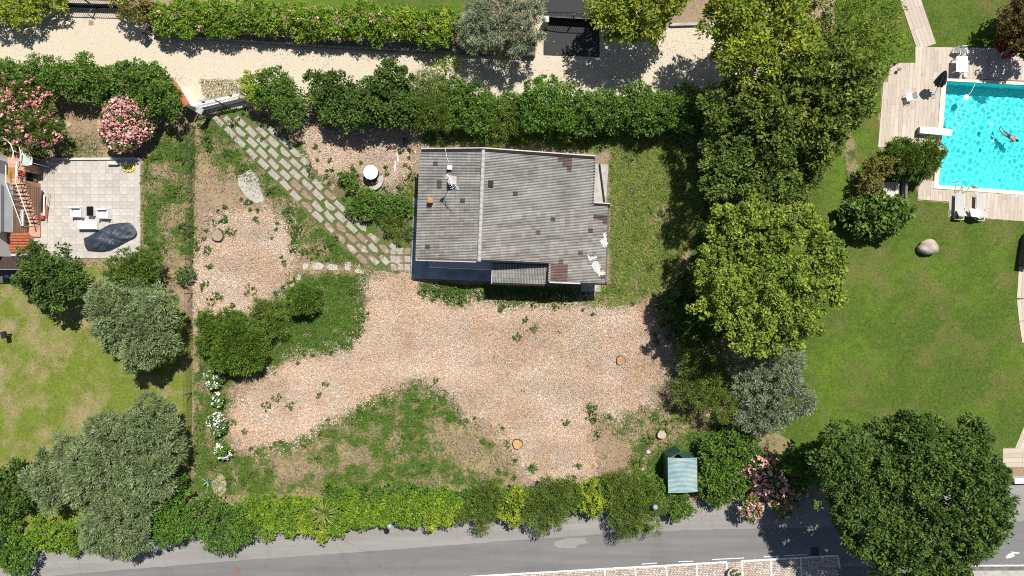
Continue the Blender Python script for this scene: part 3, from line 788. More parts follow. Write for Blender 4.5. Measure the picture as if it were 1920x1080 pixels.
# flashing strips along the top and side edges
def edge_strip(name, u0, u1, v0, v1, h, mat, dz=0.0):
    m = MB(); a, b = (u0, u1)
    z0, z1 = zroof(a), zroof(b)
    top = [hw(a, v0, z0+h+dz), hw(b, v0, z1+h+dz), hw(b, v1, z1+h+dz), hw(a, v1, z0+h+dz)]
    bot = [hw(a, v0, z0-.14+dz), hw(b, v0, z1-.14+dz), hw(b, v1, z1-.14+dz), hw(a, v1, z0-.14+dz)]
    m.add(top+bot, [(0, 1, 2, 3), (7, 6, 5, 4), (0, 4, 5, 1), (1, 5, 6, 2), (2, 6, 7, 3), (3, 7, 4, 0)])
    return m.build(name, mat, house)
edge_strip('flashing', UW-.02, -.003, .06, .27, .06, FLASH); edge_strip('flashing', .003, UE1, .06, .27, .06, FLASH)
edge_strip('fascia', UW-.03, -.003, -.02, .058, .085, LFLASH); edge_strip('fascia', .003, UE1+.02, -.02, .058, .085, LFLASH)
edge_strip('flashing', UE1-.08, UE1+.02, .275, VS-.03, .07, FLASH)
edge_strip('flashing', UE1-.10, UE2+.04, VS-.025, VS+.20, .07, FLASH)
edge_strip('fascia', UE1+.03, UE2+.05, VS-.09, VS-.03, .085, LFLASH)
edge_strip('verge', UW-.02, -.2, VB-.02, VB+.05, .06, LFLASH)
edge_strip('verge', .0, UN1+.05, VN-.16, VN+.02, .05, FLASH)
edge_strip('verge', UN1+.08, UE2-1.9, VE-.06, VE+.05, .05, LFLASH)
edge_strip('verge', UE2-1.88, UE2+.03, VE-.14, VE+.05, .06, FLASH)
edge_strip('verge', UN1+.0, UN1+.14, VN+.03, VE-.07, .05, RIDGE)
# gutter on the left eave
g0, g1 = hw(UW-.10, 1.9, 2.98), hw(UW-.10, VB+.05, 2.98)
MB().tube([g0, g1], .055, 8).build('gutter', LFLASH, house)
MB().tube([hw(UW-.10, VB-.1, 2.95), hw(UW-.08, VB-.1, 2.5), hw(UW+.30, VB-.1, 2.2), hw(UW+.30, VB-.1, 0)], .04, 8).build('downpipe', LFLASH, house)
# walls
def wall_block(name, u0, u1, v0, v1, top):
    m = MB(); q = [(u0, v0), (u1, v0), (u1, v1), (u0, v1)]
    n = 4
    if top == 'roof':
        pts = [(u0, v0)]+([(0, v0)] if u0 < 0 < u1 else [])+[(u1, v0), (u1, v1)]+([(0, v1)] if u0 < 0 < u1 else [])+[(u0, v1)]
    else: pts = q
    n = len(pts)
    tp = [hw(u, v, (zroof(u)-.11 if top == 'roof' else top)) for u, v in pts]; bt = [hw(u, v, -.05) for u, v in pts]
    m.add(tp+bt, [tuple(range(n)), tuple(reversed(range(n, 2*n)))]+[(i, n+i, n+(i+1) % n, (i+1) % n) for i in range(n)])
    return m.build(name, PLASTER, house)
wall_block('wall', UW+.45, UE1-.30, .35, VN-.55, 'roof')
wall_block('wall', UN1+.35, UE2-.35, VN-.545, VE-.45, 'roof')
wall_block('wall', UE1-.295, UE2-.35, VS+.3, VN-.55, 'roof')
# south wall: windows and door under the eave
GLASS = plain('window_glass', (.015, .017, .02), .25, .05, 3, spec=.3)
for i, (uu, w_, h_, z_) in enumerate([(-2.9, 1.2, 1.2, 1.6), (-.6, 1.0, 2.1, 1.05), (UN1+1.6, 1.3, 1.2, 1.6)]):
    vv = (VN-.55 if i < 2 else VE-.45)
    nm = 'door' if i == 1 else 'window'
    fr = MB().box(hw(uu, vv+.02, z_), (w_+.12, .06, h_+.12), -HA).build(nm, WHITE, house)
    MB().box(hw(uu, vv+.055, z_), (w_, .02, h_), -HA).build('pane', GLASS, fr)
for i, vv in enumerate((2.0, 5.2)):
    fr = MB().box(hw(UW+.43, vv, 1.6), (.06, 1.2, 1.2), -HA).build('window', WHITE, house)
    MB().box(hw(UW+.395, vv, 1.6), (.02, 1.05, 1.05), -HA).build('pane', GLASS, fr)
# terrace in front of the south wall and the paved edge round the house
TERR = plain('bluish_screed', (.36, .40, .42), .8, .3, 1.2, .004)
t0 = hl(774, 487, .15); 
MB().prism(hpoly([(hl(775, 400, 0)[0], 3.2), (UW+.40, 3.2), (UW+.40, VN-.57), (UN1+.2, VN-.57), (UN1+.2, VN+1.35), (hl(775, 400, 0)[0], VN+1.35)]), -.02, .15).build('terrace', TERR, house)
MB().prism(hpoly([(UE1-.29, .1), (UE2+.15, .1), (UE2+.02, VS+.28), (UE1-.29, VS+.28)]), -.02, .12).build('side_paving', CONC, house)
MB().prism(hpoly([(UE2-1.55, VE-.44), (UE2-.1, VE-.44), (UE2-.1, VE+.55), (UE2-1.55, VE+.55)]), -.02, .10).build('doorstep', plain('step_stone', (.5, .47, .42), .9, .15, 3), house)
# pulled-in awning under the eave
AW = plain('awning_cloth', (.58, .55, .54), .9, .1, 4)
u0, u1 = hl(806, 495, 2.4)[0], UN0-.02
aw = MB().add([hw(u0, VN-.5, 2.55), hw(u1, VN-.5, 2.55), hw(u1, VN+.48, 2.38), hw(u0, VN+.48, 2.38), hw(u0, VN-.5, 2.53), hw(u1, VN-.5, 2.53), hw(u1, VN+.48, 2.36), hw(u0, VN+.48, 2.36)],
              [(3, 2, 1, 0), (4, 5, 6, 7), (0, 1, 5, 4), (1, 2, 6, 5), (2, 3, 7, 6), (3, 0, 4, 7)]).build('awning', AW, house)
MB().tube([hw(u0-.03, VN-.5, 2.56), hw(u0-.03, VN+.52, 2.39), hw(u1, VN+.52, 2.39)], .028, 6).build('awning_rail', WHITE, aw)
m_ = MB()
for i in range(46):
    uu = u0+(u1-u0)*(i+.5)/46; m_.box(hw(uu, VN+.56, 2.27), (.055, .012, .16), -HA)
o = m_.build('awning_fringe', AW, aw); o['kind'] = 'stuff'
# lower porch roof in the notch
def porch():
    z0 = zroof(UN1)-.45; z1 = z0-.38
    v0, v1 = VN+.02, VN+1.55
    u0, u1 = UN0+.02, UN1-.02
    MB().add([hw(u0, v0, z0), hw(u1, v0, z0), hw(u1, v1, z1), hw(u0, v1, z1), hw(u0, v0, z0-.1), hw(u1, v0, z0-.1), hw(u1, v1, z1-.1), hw(u0, v1, z1-.1)],
             [(3, 2, 1, 0), (4, 5, 6, 7), (0, 1, 5, 4), (1, 2, 6, 5), (2, 3, 7, 6), (3, 0, 4, 7)]).build('porch_deck', ROOFD, house)
    av, af, ac = [], [], []; nb = 0; r = random.Random(3)
    t = math.atan2(z0-z1, v1-v0)
    nu = int((u1-u0)/TV)
    for i in range(nu):
        for j in range(4):
            du = HV*math.cos(t)+Vector((0, 0, -math.sin(t))); dv = -HU; dn = du.cross(dv)
            if dn.z < 0: dn = -dn
            p = hw(u0+(i+.5)*(u1-u0)/nu, v0+.05+j*TU, z0-(j*TU+.05)*math.tan(t)+.015)
            R_ = np.array([[du.x, dv.x, dn.x], [du.y, dv.y, dn.y], [du.z, dv.z, dn.z]])
            q = base_v@R_.T+np.array(p); av.append(q); af.append(base_f+nb); nb += len(q)
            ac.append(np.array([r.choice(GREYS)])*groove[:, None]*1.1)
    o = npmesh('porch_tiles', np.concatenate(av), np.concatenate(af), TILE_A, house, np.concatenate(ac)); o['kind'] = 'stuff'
    MB().box(hw((u0+u1)/2, v1-.05, z1+.02), (u1-u0, .14, .12), -HA).build('porch_gutter', FLASH, house)
    MB().box(hw(u0-.02, (v0+v1)/2, (z0+z1)/2+.02), (.06, v1-v0, .12), -HA).build('porch_verge', LFLASH, house)
    for uu in (u0+.15, u1-.2):
        MB().tube([hw(uu, v1-.2, 0), hw(uu, v1-.2, z1-.1)], .06, 8).build('porch_post', WHITE, house)
porch()
# worn white coating at the lower right corner of the roof
r = random.Random(2)
WCOAT = plain('white_coating', (.56, .55, .53), .85, .35, 9)
def roof_patch(poly, seed):
    pts = ragged(poly, 3.4, 1.5, seed); q = []
    for (x, y) in pts:
        z = 2.7
        for _ in range(4):
            w = P(x, y, z)-HO; z = zroof(w.dot(HU))+.105
        q.append(P(x, y, z))
    n = len(q); b = [p-Vector((0, 0, .012)) for p in q]
    fs = [tuple(range(n)), tuple(reversed(range(n, 2*n)))]+[(i, n+i, n+(i+1) % n, (i+1) % n) for i in range(n)]
    MB().add(q+b, fs).build('white_coating', WCOAT, house)
roof_patch([(1099,477),(1103,476),(1106,482),(1114,483),(1118,480),(1116,484),(1110,486),(1108,491),(1101,487)], 3)
roof_patch([(1111,494),(1121,491),(1124,504),(1126,509),(1135,509),(1136,515),(1128,516),(1122,519),(1118,512),(1114,502)], 4)
roof_patch([(1132,436),(1137,435),(1137,451),(1138,462),(1133,465),(1130,458),(1124,452),(1131,447)], 5)
# chimneys, vent, skylight, aerial (all fixed to the roof)
def at_roof(px, py, dz):
    z = 3.5
    for _ in range(5):
        w = P(px, py, z)-HO; z = zroof(w.dot(HU))+dz
    return P(px, py, z)
p = at_roof(843.5, 314, .35); m_ = MB().box(p+Vector((0, 0, -.4)), (.26, .26, .7), -HA).build('flue', DCONC, house)
MB().box(p+Vector((0, 0, .08)), (.32, .30, .05), -HA).build('flue_cap', WHITE, m_)
p = at_roof(848.5, 338, .7); m_ = MB().box(p+Vector((0, 0, -.5)), (.48, .46, 1.0), -HA).build('chimney', PLASTER, house)
MB().box(p+Vector((0, 0, .03)), (.56, .54, .06), -HA).build('chimney_cap', CONC, m_)
for k in range(3): MB().box(hw(hl(861, 337, 3.8)[0]+(k-1)*.085, hl(861, 337, 3.8)[1], zroof(-1.7)+.09), (.035, .5, .05), -HA).build('vent_slat', plain('vent_bronze', (.22, .17, .09), .6, .1, 5), m_)
p = at_roof(807, 375, .55); m_ = MB().box(p+Vector((0, 0, -.4)), (.34, .34, .8), -HA).build('chimney', PLASTER, house)
MB().box(p+Vector((0, 0, .05)), (.36, .38, .10), -HA).build('chimney_pot', plain('orange_pot', (.52, .22, .09), .85, .15, 5), m_)
p = at_roof(920, 345, .09); m_ = MB().box(p, (.36, .46, .10), -HA).build('skylight', FLASH, house)
MB().box(p+Vector((0, 0, .055)), (.30, .40, .015), -HA).build('pane', GLASS, m_)
base = at_roof(846, 340, 0.6); top = base+Vector((.02, -.02, 2.3))
an = MB().tube([base, top], .022, 6).build('aerial', LFLASH, house)
for (zz, L, a) in ((2.25, 1.3, -.9), (1.75, 1.0, -1.25)):
    c = base+Vector((0, 0, zz)); d_ = Vector((math.cos(a), math.sin(a), 0))*L
    MB().tube([c-d_*.15, c+d_*.85], .016, 6).build('aerial_boom', WHITE, an)
    q = Vector((-math.sin(a), math.cos(a), 0))
    for k in range(7):
        e = c+d_*(-.1+.14*k); h_ = .22-.012*k
        MB().tube([e-q*h_, e+q*h_], .007, 5).build('aerial_rod', WHITE, an)
MB().box(base+Vector((-.10, -.03, 1.9)), (.22, .16, .16), .6).build('aerial_box', LFLASH, an)
MB().tube([at_roof(835, 279, .12), at_roof(838, 296, .11), at_roof(842, 305, .12)], .012, 5).build('aerial_cable', WHITE, an)

# pipe lying on the side paving
m_ = MB().tube([P(1124.5, 306, .3), P(1126, 318, .3), P(1134, 379, .3)], .045, 8).build('drain_pipe', BLACK)
tag(m_, 'black drain pipe running along the paving right of the roof', 'pipe')

# ------------------------------------------------------------------ paved path of slabs
path = sheet('paved_path', [(395,222),(410,205),(462,200),(520,228),(600,305),(690,398),(775,465),(775,512),(690,508),(600,425),(500,325)], 0.008,
             mottled('path_joint', [(0.5, 4, 0, 1, [(0.2, (.09,.075,.04)), (0.8, (.15,.13,.07))], None, 6.0), (1.0, 7, .42, .58, [(.25, G_D), (.5, (.055,.10,.015)), (.8, (.09,.12,.025))], None, 7.0)], bump=.03),
             'garden path of rectangular concrete slabs with grassy joints', rag=5, seed=31)
def slab_piece(cx, cy, L, W_, ang, seed, broken=0.0, dirty=0.0):
    r = random.Random(seed); n = []
    ca, sa = math.cos(ang), math.sin(ang)
    corners = [(-L/2, -W_/2), (L/2, -W_/2), (L/2, W_/2), (-L/2, W_/2)]
    for i in range(4):
        a, b = corners[i], corners[(i+1) % 4]
        for k in range(3):
            t = k/3; j = .35+broken*.9
            x, y = a[0]+(b[0]-a[0])*t+r.uniform(-j, j), a[1]+(b[1]-a[1])*t+r.uniform(-j, j)
            if broken and k == 0 and r.random() < broken*.6: x *= .7; y *= .6
            n.append((cx+x*ca-y*sa, cy+x*sa+y*ca))
    w = [P(*q) for q in n]; m = MB()
    z = .035+r.uniform(-.008, .012)
    m.prism([(q.x, q.y) for q in w], .0, z)
    mat = slab_mat if r.random() > dirty else dirty_slab
    o = m.build('slab', mat, path)
    return o
dirty_slab = mottled('muddy_slab', [
    (0.5, 4, 0, 1, [(0.2, (0.178,0.122,0.085)), (0.8, (0.266,0.200,0.148))], None, 9.0),
    (1.2, 7, .52, .62, [(0.3, (0.296,0.266,0.222)), (0.7, (0.370,0.340,0.296))], None, 12.0)], bump=.015, bscale=22)
# rows of slabs: direction along the path, four lanes, staggered
ang = math.radians(45); slabL, slabW = 23.5, 10.6
r = random.Random(9); cnt = 0
for i in range(0, 14):
    for j in range(0, 5):
        x = 410+i*20.8+j*20.5; y = 228+i*19.9-j*.3
        if i == 0 and j > 2: continue
        if j == 4 and i > 4 and i % 3: continue
        if x > 766 or y > 500: continue
        dirty = min(1.0, max(0.04, (x+y-880)/240))
        bro = .10+(.55 if r.random() < .15 else 0)+dirty*.45
        slab_piece(x+r.uniform(-1, 1), y+r.uniform(-1, 1), slabL*r.uniform(.92, 1.0), slabW*r.uniform(.9, 1.02), ang+r.uniform(-.05, .05), 100+cnt, bro, dirty*.75); cnt += 1
for i in range(3):
    for j in range(3):
        slab_piece(738+j*13.0, 471+i*15, 11, 12, .02, 300+i*3+j, .15, .6)
# stepping stones leading left
STONE = plain('pale_stone', (.50, .46, .40), .9, .15, 5, .008)
sp = tag(bpy.data.objects.new('stepping_path', None), kind='structure'); C.objects.link(sp)
for i, (x, y, w_, h_, a) in enumerate([(560,520,9,14,.3),(573,500,10,12,.2),(597,499,21,15,0),(624,501,21,12,.1),(652,499,13,17,.0),(674,509,20,8,.25),(548,535,8,14,.4)]):
    rr = random.Random(i+40); q = []
    for k in range(11):
        t = 2*math.pi*k/11; e = rr.uniform(.82, 1.1)/max(abs(math.cos(t)), abs(math.sin(t)))**.75
        lx, ly = math.cos(t)*w_/2*e, math.sin(t)*h_/2*e
        q.append(P(x+lx*math.cos(a)-ly*math.sin(a), y+lx*math.sin(a)+ly*math.cos(a)))
    MB().prism([(p.x, p.y) for p in q], 0, .05).build('stepping_stone', STONE, sp)
sheet('concrete_pad', [(446,330),(470,318),(486,335),(488,352),(497,378),(480,382),(462,370),(448,350)], .03, plain('old_screed', (.45,.42,.38), .9, .15, 3, .004), 'broken pale concrete pad beside the path', rag=2, seed=33, thick=.03)
sheet('concrete_pad', [(372,188),(392,182),(420,180),(416,190),(398,204),(380,204)], .03, plain('grey_screed', (.36,.35,.34), .9, .12, 3, .004), 'grey concrete apron before the white gate', rag=1, seed=34, thick=.03)
sheet('dirt_patch', [(395,905),(410,888),(428,895),(425,915),(412,930),(400,922)], .010, plain('pale_dirt', (.40,.34,.25), .95, .25, 4, .01), 'bare pale soil near the agaves', rag=3, seed=35)

DRYP = mottled('dry_patch', [(0.5, 4, 0, 1, [(0.2, (.15,.12,.06)), (0.8, (.27,.215,.125))], None, 9.0), (1.3, 8, .52, .62, [(.25, G_D), (.8, (.08,.10,.02))], None, 8.0)], bump=.03)
sheet('dirt_patch', [(1570,225),(1598,240),(1606,290),(1612,330),(1592,335),(1577,290)], .010, DRYP, 'dry bare patch in the lawn left of the pool terrace', rag=8, seed=36)
sheet('dirt_patch', [(1395,815),(1440,800),(1480,825),(1475,850),(1400,852)], .010, DRYP, 'dry bare patch in the lawn corner above the oleander', rag=8, seed=37)

# ------------------------------------------------------------------ pool
POOLZ = -0.10
pool_tile, n_, l_, b_ = newmat('turquoise_pool_lining')
tc = n_.new('ShaderNodeTexCoord'); no = n_.new('ShaderNodeTexNoise'); no.inputs['Scale'].default_value = .4
l_.new(tc.outputs['Object'], no.inputs['Vector'])
rp = ramp(n_, [(.3, (.035, .80, .79)), (.7, (.06, .86, .84))]); l_.new(no.outputs['Fac'], rp.inputs['Fac']); l_.new(rp.outputs['Color'], b_.inputs['Base Color'])
b_.inputs['Roughness'].default_value = .6
def basin():
    m = MB(); z0 = -1.55
    t = [Vector((p.x, p.y, .03)) for p in POOL]; b = [Vector((p.x, p.y, z0)) for p in POOL]
    m.add(t+b, [(4, 7, 6, 5), (0, 4, 5, 1), (1, 5, 6, 2), (2, 6, 7, 3), (3, 7, 4, 0)])
    o = m.build('pool_basin', pool_tile); tag(o, 'turquoise lined swimming pool basin', kind='structure')
    o.cycles.is_caustics_receiver = True
basin()
wat, n_, l_, b_ = newmat('pool_water')
b_.inputs['Base Color'].default_value = (.80, .97, 1.0, 1); b_.inputs['Transmission Weight'].default_value = 1.0
b_.inputs['Roughness'].default_value = 0.0; b_.inputs['IOR'].default_value = 1.33
def water():
    step = .045
    a = Vector((POOL[0].x, POOL[0].y)); bvec = Vector((POOL[1].x, POOL[1].y))-a; cvec = Vector((POOL[3].x, POOL[3].y))-a
    nx, ny = int(bvec.length/step), int(cvec.length/step)
    s, t = np.meshgrid(np.linspace(.0005, .9995, nx), np.linspace(.0005, .9995, ny))
    # bilinear between the four corners
    q = [np.array(p[:2]) for p in POOL]
    X = (q[0][0]*(1-s)+q[1][0]*s)*(1-t)+(q[3][0]*(1-s)+q[2][0]*s)*t
    Y = (q[0][1]*(1-s)+q[1][1]*s)*(1-t)+(q[3][1]*(1-s)+q[2][1]*s)*t
    g = np.random.default_rng(5); Z = np.zeros_like(X)
    for k in range(34):
        lam = g.uniform(.16, .60); th = g.uniform(0, 6.28); amp = .0056*lam**1.5
        wx, wy = X+.25*np.sin(Y*1.1+k), Y+.25*np.sin(X*1.3+2*k)
        Z += amp*np.sin((wx*math.cos(th)+wy*math.sin(th))*6.283/lam+g.uniform(0, 6.28))
    v = np.stack([X, Y, Z*.9+POOLZ], -1).reshape(-1, 3)
    i = np.arange(nx*ny).reshape(ny, nx)
    f = np.stack([i[:-1, :-1], i[1:, :-1], i[1:, 1:], i[:-1, 1:]], -1).reshape(-1, 4)
    o = npmesh('pool_water', v, f, wat, smooth=True)
    tag(o, 'rippled turquoise water of the swimming pool', kind='structure')
    o.cycles.is_caustics_caster = True
water()
COPE = plain('pale_coping', (.66, .63, .56), .8, .1, 3, .003)
def ring(name, outer, inner, z, mat, h):
    m = MB(); n = len(outer)
    o_ = [P(*p) for p in outer]; i_ = [P(*p) for p in inner]
    vs = [(p.x, p.y, z) for p in o_]+[(p.x, p.y, z) for p in i_]+[(p.x, p.y, z-h) for p in o_]+[(p.x, p.y, z-h) for p in i_]
    fs = []
    for k in range(n):
        j = (k+1) % n
        fs += [(k, n+k, n+j, j), (2*n+k, k, j, 2*n+j), (n+k, 3*n+k, 3*n+j, n+j)]
    o = m.add(vs, fs).build(name, mat); tag(o, 'pale stone coping round the pool', kind='structure'); return o
ring('pool_coping', [(1765,146), (2090,163), (2090,379), (1750,353.5)], [(1774.3,152.3), (2079,168.3), (2079,370.5), (1759.3,346.7)], .055, COPE, .2)
# terrace of pale planks
deck_a = [[(1716,88),(2200,96),(2200,161),(1768,146.5),(1764,146),(1716,143)],
          [(1716,118),(1686,118),(1680,121),(1668,122),(1664,154),(1656,155),(1646,276),(1755,283),(1764,146),(1716,143)],
          [(1722,336),(1751,340),(1750,354.5),(2200,386),(2200,425),(1920,415),(1780,404.5),(1779,378),(1720,374)]]
deck_base = plain('deck_joint', (.33, .28, .23), .9, .15, 5)
deck = tag(bpy.data.objects.new('pool_deck', None), 'pale plank terrace round the pool', kind='structure'); C.objects.link(deck)
for pl in deck_a:
    o = sheet('deck_bed', pl, .020, deck_base, None, None, parent=deck, thick=.02)
def plankmat(name, c):
    m, n, l, b = newmat(name)
    tc = n.new('ShaderNodeTexCoord'); oi = n.new('ShaderNodeObjectInfo'); mp = n.new('ShaderNodeMapping'); mp.inputs['Scale'].default_value = (14, .9, 1)
    l.new(tc.outputs['Object'], mp.inputs['Vector']); no = n.new('ShaderNodeTexNoise'); no.noise_dimensions = '4D'; no.inputs['Scale'].default_value = 1.4; no.inputs['Detail'].default_value = 6
    ml_ = n.new('ShaderNodeMath'); ml_.operation = 'MULTIPLY'; ml_.inputs[1].default_value = 50; l.new(oi.outputs['Random'], ml_.inputs[0]); l.new(ml_.outputs[0], no.inputs['W'])
    l.new(mp.outputs['Vector'], no.inputs['Vector'])
    r_ = ramp(n, [(.25, tuple(x*.80 for x in c)), (.5, c), (.75, tuple(min(.8, x*1.14) for x in c))]); l.new(no.outputs['Fac'], r_.inputs['Fac'])
    hs = n.new('ShaderNodeHueSaturation'); mr = n.new('ShaderNodeMapRange'); mr.inputs[3].default_value = .90; mr.inputs[4].default_value = 1.09
    l.new(oi.outputs['Random'], mr.inputs['Value']); l.new(mr.outputs['Result'], hs.inputs['Value']); l.new(r_.outputs['Color'], hs.inputs['Color'])
    l.new(hs.outputs['Color'], b.inputs['Base Color']); b.inputs['Roughness'].default_value = .75; b.inputs['Specular IOR Level'].default_value = .3
    return m
PLANK = [plankmat('deck_plank', (.40, .345, .285)), plankmat('deck_plank_b', (.42, .37, .315)), plankmat('deck_plank_c', (.385, .325, .265))]
plank_me = []
for pm in PLANK:
    for L in (1.5,):
        m_ = MB().bbox((0, 0, 0), (.285, L, .03), .006); me = bpy.data.meshes.new('plank'); me.from_pydata(m_.v, [], m_.f); me.update(); me.materials.append(pm); plank_me.append(me)
def clip_poly(poly, a, b, c):
    """keep a*x+b*y<=c"""
    out = []
    for i in range(len(poly)):
        p, q = poly[i], poly[(i+1) % len(poly)]
        fp, fq = a*p[0]+b*p[1]-c, a*q[0]+b*q[1]-c
        if fp <= 0: out.append(p)
        if fp*fq < 0:
            t = fp/(fp-fq); out.append((p[0]+(q[0]-p[0])*t, p[1]+(q[1]-p[1])*t))
    return out
def planks():
    r = random.Random(6); n = 0
    ang = math.radians(-3.2); ca, sa = math.cos(ang), math.sin(ang)      # plank frame follows the pool edge
    o0 = P(1764, 146)
    W_, L = .30, 1.55
    for zone, pl in enumerate(deck_a):
        w = [P(*p) for p in pl]
        loc = [((p.x-o0.x)*ca+(p.y-o0.y)*sa, -(p.x-o0.x)*sa+(p.y-o0.y)*ca) for p in w]
        x0, x1 = min(p[0] for p in loc), min(max(p[0] for p in loc), 6.9); y0, y1 = min(p[1] for p in loc), max(p[1] for p in loc)
        i = math.floor(x0/W_)
        while i*W_ < x1:
            off = (i*.37 % 1)*L
            j = math.floor((y0-off)/L)
            while j*L+off < y1:
                a0, b0, a1, b1 = i*W_+.004, j*L+off+.004, (i+1)*W_-.004, (j+1)*L+off-.004
                # clip the (possibly concave) zone outline by the plank rectangle: sample test then convex clip
                cell = clip_zone(loc, a0, b0, a1, b1)
                for c in cell:
                    if len(c) < 3: continue
                    ar = abs(sum(c[k][0]*c[(k+1) % len(c)][1]-c[(k+1) % len(c)][0]*c[k][1] for k in range(len(c))))/2
                    if ar < .02: continue
                    h = .034+r.uniform(0, .004)
                    pts = [(o0.x+x*ca-y*sa, o0.y+x*sa+y*ca) for x, y in c]
                    cx, cy = sum(p[0] for p in pts)/len(pts), sum(p[1] for p in pts)/len(pts)
                    m = MB().prism([(p[0]-cx, p[1]-cy) for p in pts], -.012, h-.02)
                    o = m.build('plank', PLANK[r.randrange(3)], deck); o.location = (cx, cy, .022); n += 1
                j += 1
            i += 1
    return n
def clip_zone(loc, a0, b0, a1, b1):
    q = clip_poly(clip_poly(clip_poly(clip_poly(loc, 1, 0, a1), -1, 0, -a0), 0, 1, b1), 0, -1, -b0)
    return [q] if q else []
print('planks', planks())
# path from the lawn to the terrace, and the one at the right edge
def plankpath(name, pts, width, label, z=.02):
    root = tag(bpy.data.objects.new(name, None), label, kind='structure'); C.objects.link(root)
    r = random.Random(3); L = 0
    for (ax, ay), (bx, by) in zip(pts[:-1], pts[1:]):
        a, b = P(ax, ay), P(bx, by); d = b-a; n = max(1, int(d.length/1.3)); nn = Vector((-d.y, d.x, 0)).normalized()
        k = max(1, int(width/.3))
        for j in range(k):
            o_ = nn*(-width/2+(j+.5)*width/k)
            for i in range(n):
                p, q = a+d*(i/n), a+d*((i+1)/n); c = (p+q)/2+o_
                m = MB().box((0, 0, 0), (width/k-.012, (q-p).length-.008, .03))
                o = m.build('plank', PLANK[r.randrange(3)], root); o.location = (c.x, c.y, z+r.uniform(0, .004)); o.rotation_euler = (0, 0, math.atan2(d.y, d.x)-math.pi/2)
    return root
plankpath('garden_path', [(1700,-20),(1737,88)], 1.5, 'narrow plank path crossing the lawn to the pool')
plankpath('garden_path', [(1930,500),(1926,560),(1930,600),(1936,640)], 1.6, 'curved plank path along the right edge of the lawn')
plankpath('garden_path', [(1958,760),(1920,850)], 1.6, 'plank path leading down to the street gate')
plankpath('garden_path', [(1880,858),(1990,858)], 1.4, 'short plank landing above the street wall')
# dark stone wall at the right edge and street wall
def wallpx(name, label, a, b, w, h, mat, cat='wall', cap=None):
    a, b = P(*a), P(*b); d = b-a; c = (a+b)/2
    t = thing(name, label, cat, (c.x, c.y, 0), math.atan2(d.y, d.x))
    MB().box((0, 0, h/2-.03), (d.length, w, h+.06)).build('wall', mat, t)
    if cap: MB().box((0, 0, h+.03), (d.length+.04, w+.08, .06)).build('coping', cap, t)
    return t
wallpx('stone_wall', 'dark stone wall at the right edge of the lawn', (1924,440), (1915,498), .6, .9, DCONC, cap=plain('slate', (.12,.12,.13), .8, .3, 3))
wallpx('street_wall', 'low pale wall between plank landing and street', (1890,897), (2010,893), .3, .7, PLASTER, cap=WHITE)

# ------------------------------------------------------------------ things by the pool
def copy_tree(o, parent=None):
    c = o.copy(); C.objects.link(c); c.parent = parent
    for ch in o.children: copy_tree(ch, c)
    return c
GREYF = plain('pale_grey_fabric', (.50, .51, .47), .85, .06, 8)
ALU = plain('pale_aluminium', (.66, .66, .64), .4, .05, 5, metal=.3)
def lounger(px, py, label):
    p = P(px, py, 0); t = thing('sun_lounger', label, 'sun lounger', p, math.radians(-2), 'sun loungers below the pool')
    for s in (-1, 1): MB().box((s*.33, 0, .34), (.05, 1.95, .05)).build('side_rail', ALU, t)
    for s in (-1, 1):
        for y in (-.80, .75): MB().box((s*.33, y, .155), (.045, .05, .35)).build('leg', ALU, t)
    MB().box((0, -.95, .34), (.61, .05, .05)).build('end_rail', ALU, t)
    m = MB()
    for k in range(6): m.bbox((0, .96-.21*k-.1, .385), (.60, .205, .025), .008)
    MB().bbox((0, .35, .38), (.62, 1.22, .03), .01).build('seat_fabric', GREYF, t)
    mm = MB(); a = math.radians(38); c, s = math.cos(a), math.sin(a)
    mm.box((0, -.26-.34*c*.85, .40+.34*s*.85), (.62, .68, .03), rx=-a)
    mm.build('backrest', GREYF, t)
    for s_ in (-1, 1): MB().box((s_*.37, -.22, .46), (.05, .30, .03)).build('armrest', ALU, t)
    return t
lounger(1794, 388, 'empty grey sun lounger nearest the lawn corner below the pool')
lounger(1832, 390, 'grey sun lounger with a white towel on its backrest')
def towel():
    p = P(1832, 400, .7); g = np.random.default_rng(2); n = 14
    s, t = np.meshgrid(np.linspace(-1, 1, n), np.linspace(-1, 1, n))
    X = s*.42+.12*t*(s > 0); Y = t*.33-.10*s; Z = .80-.22*t*-.6-.25*np.abs(s)**3-.12*(t < -.6)+.02*np.sin(s*7+t*4)+.015*np.sin(t*9)
    Z = .62-.30*t*.5*1.2-.22*np.abs(s)**3+.02*np.sin(s*7+t*4)+.06
    v = np.stack([X, Y, Z], -1).reshape(-1, 3); i = np.arange(n*n).reshape(n, n)
    f = np.stack([i[:-1, :-1], i[:-1, 1:], i[1:, 1:], i[1:, :-1]], -1).reshape(-1, 4)
    o = npmesh('towel', v, f, plain('white_towel', (.80, .81, .83), .9, .04, 6), smooth=True); o.location = (p.x, p.y, 0)
    so = o.modifiers.new('thick', 'SOLIDIFY'); so.thickness = .02
    tag(o, 'crumpled white towel thrown over the right sun lounger', 'towel')
towel()
# diving board
p = P(1755, 246, .55); t = thing('diving_board', 'white diving board at the left side of the pool', 'diving board', (p.x, p.y, 0), math.radians(-5))
MB().bbox((0, 0, .55), (2.40, .50, .05), .015).build('board', WHITE, t)
MB().box((-1.0, 0, .265), (.30, .50, .52)).build('pedestal', plain('grey_pedestal', (.30, .31, .32), .7, .1, 4), t)
MB().box((-.15, 0, .26), (.10, .46, .52)).build('support', ALU, t)
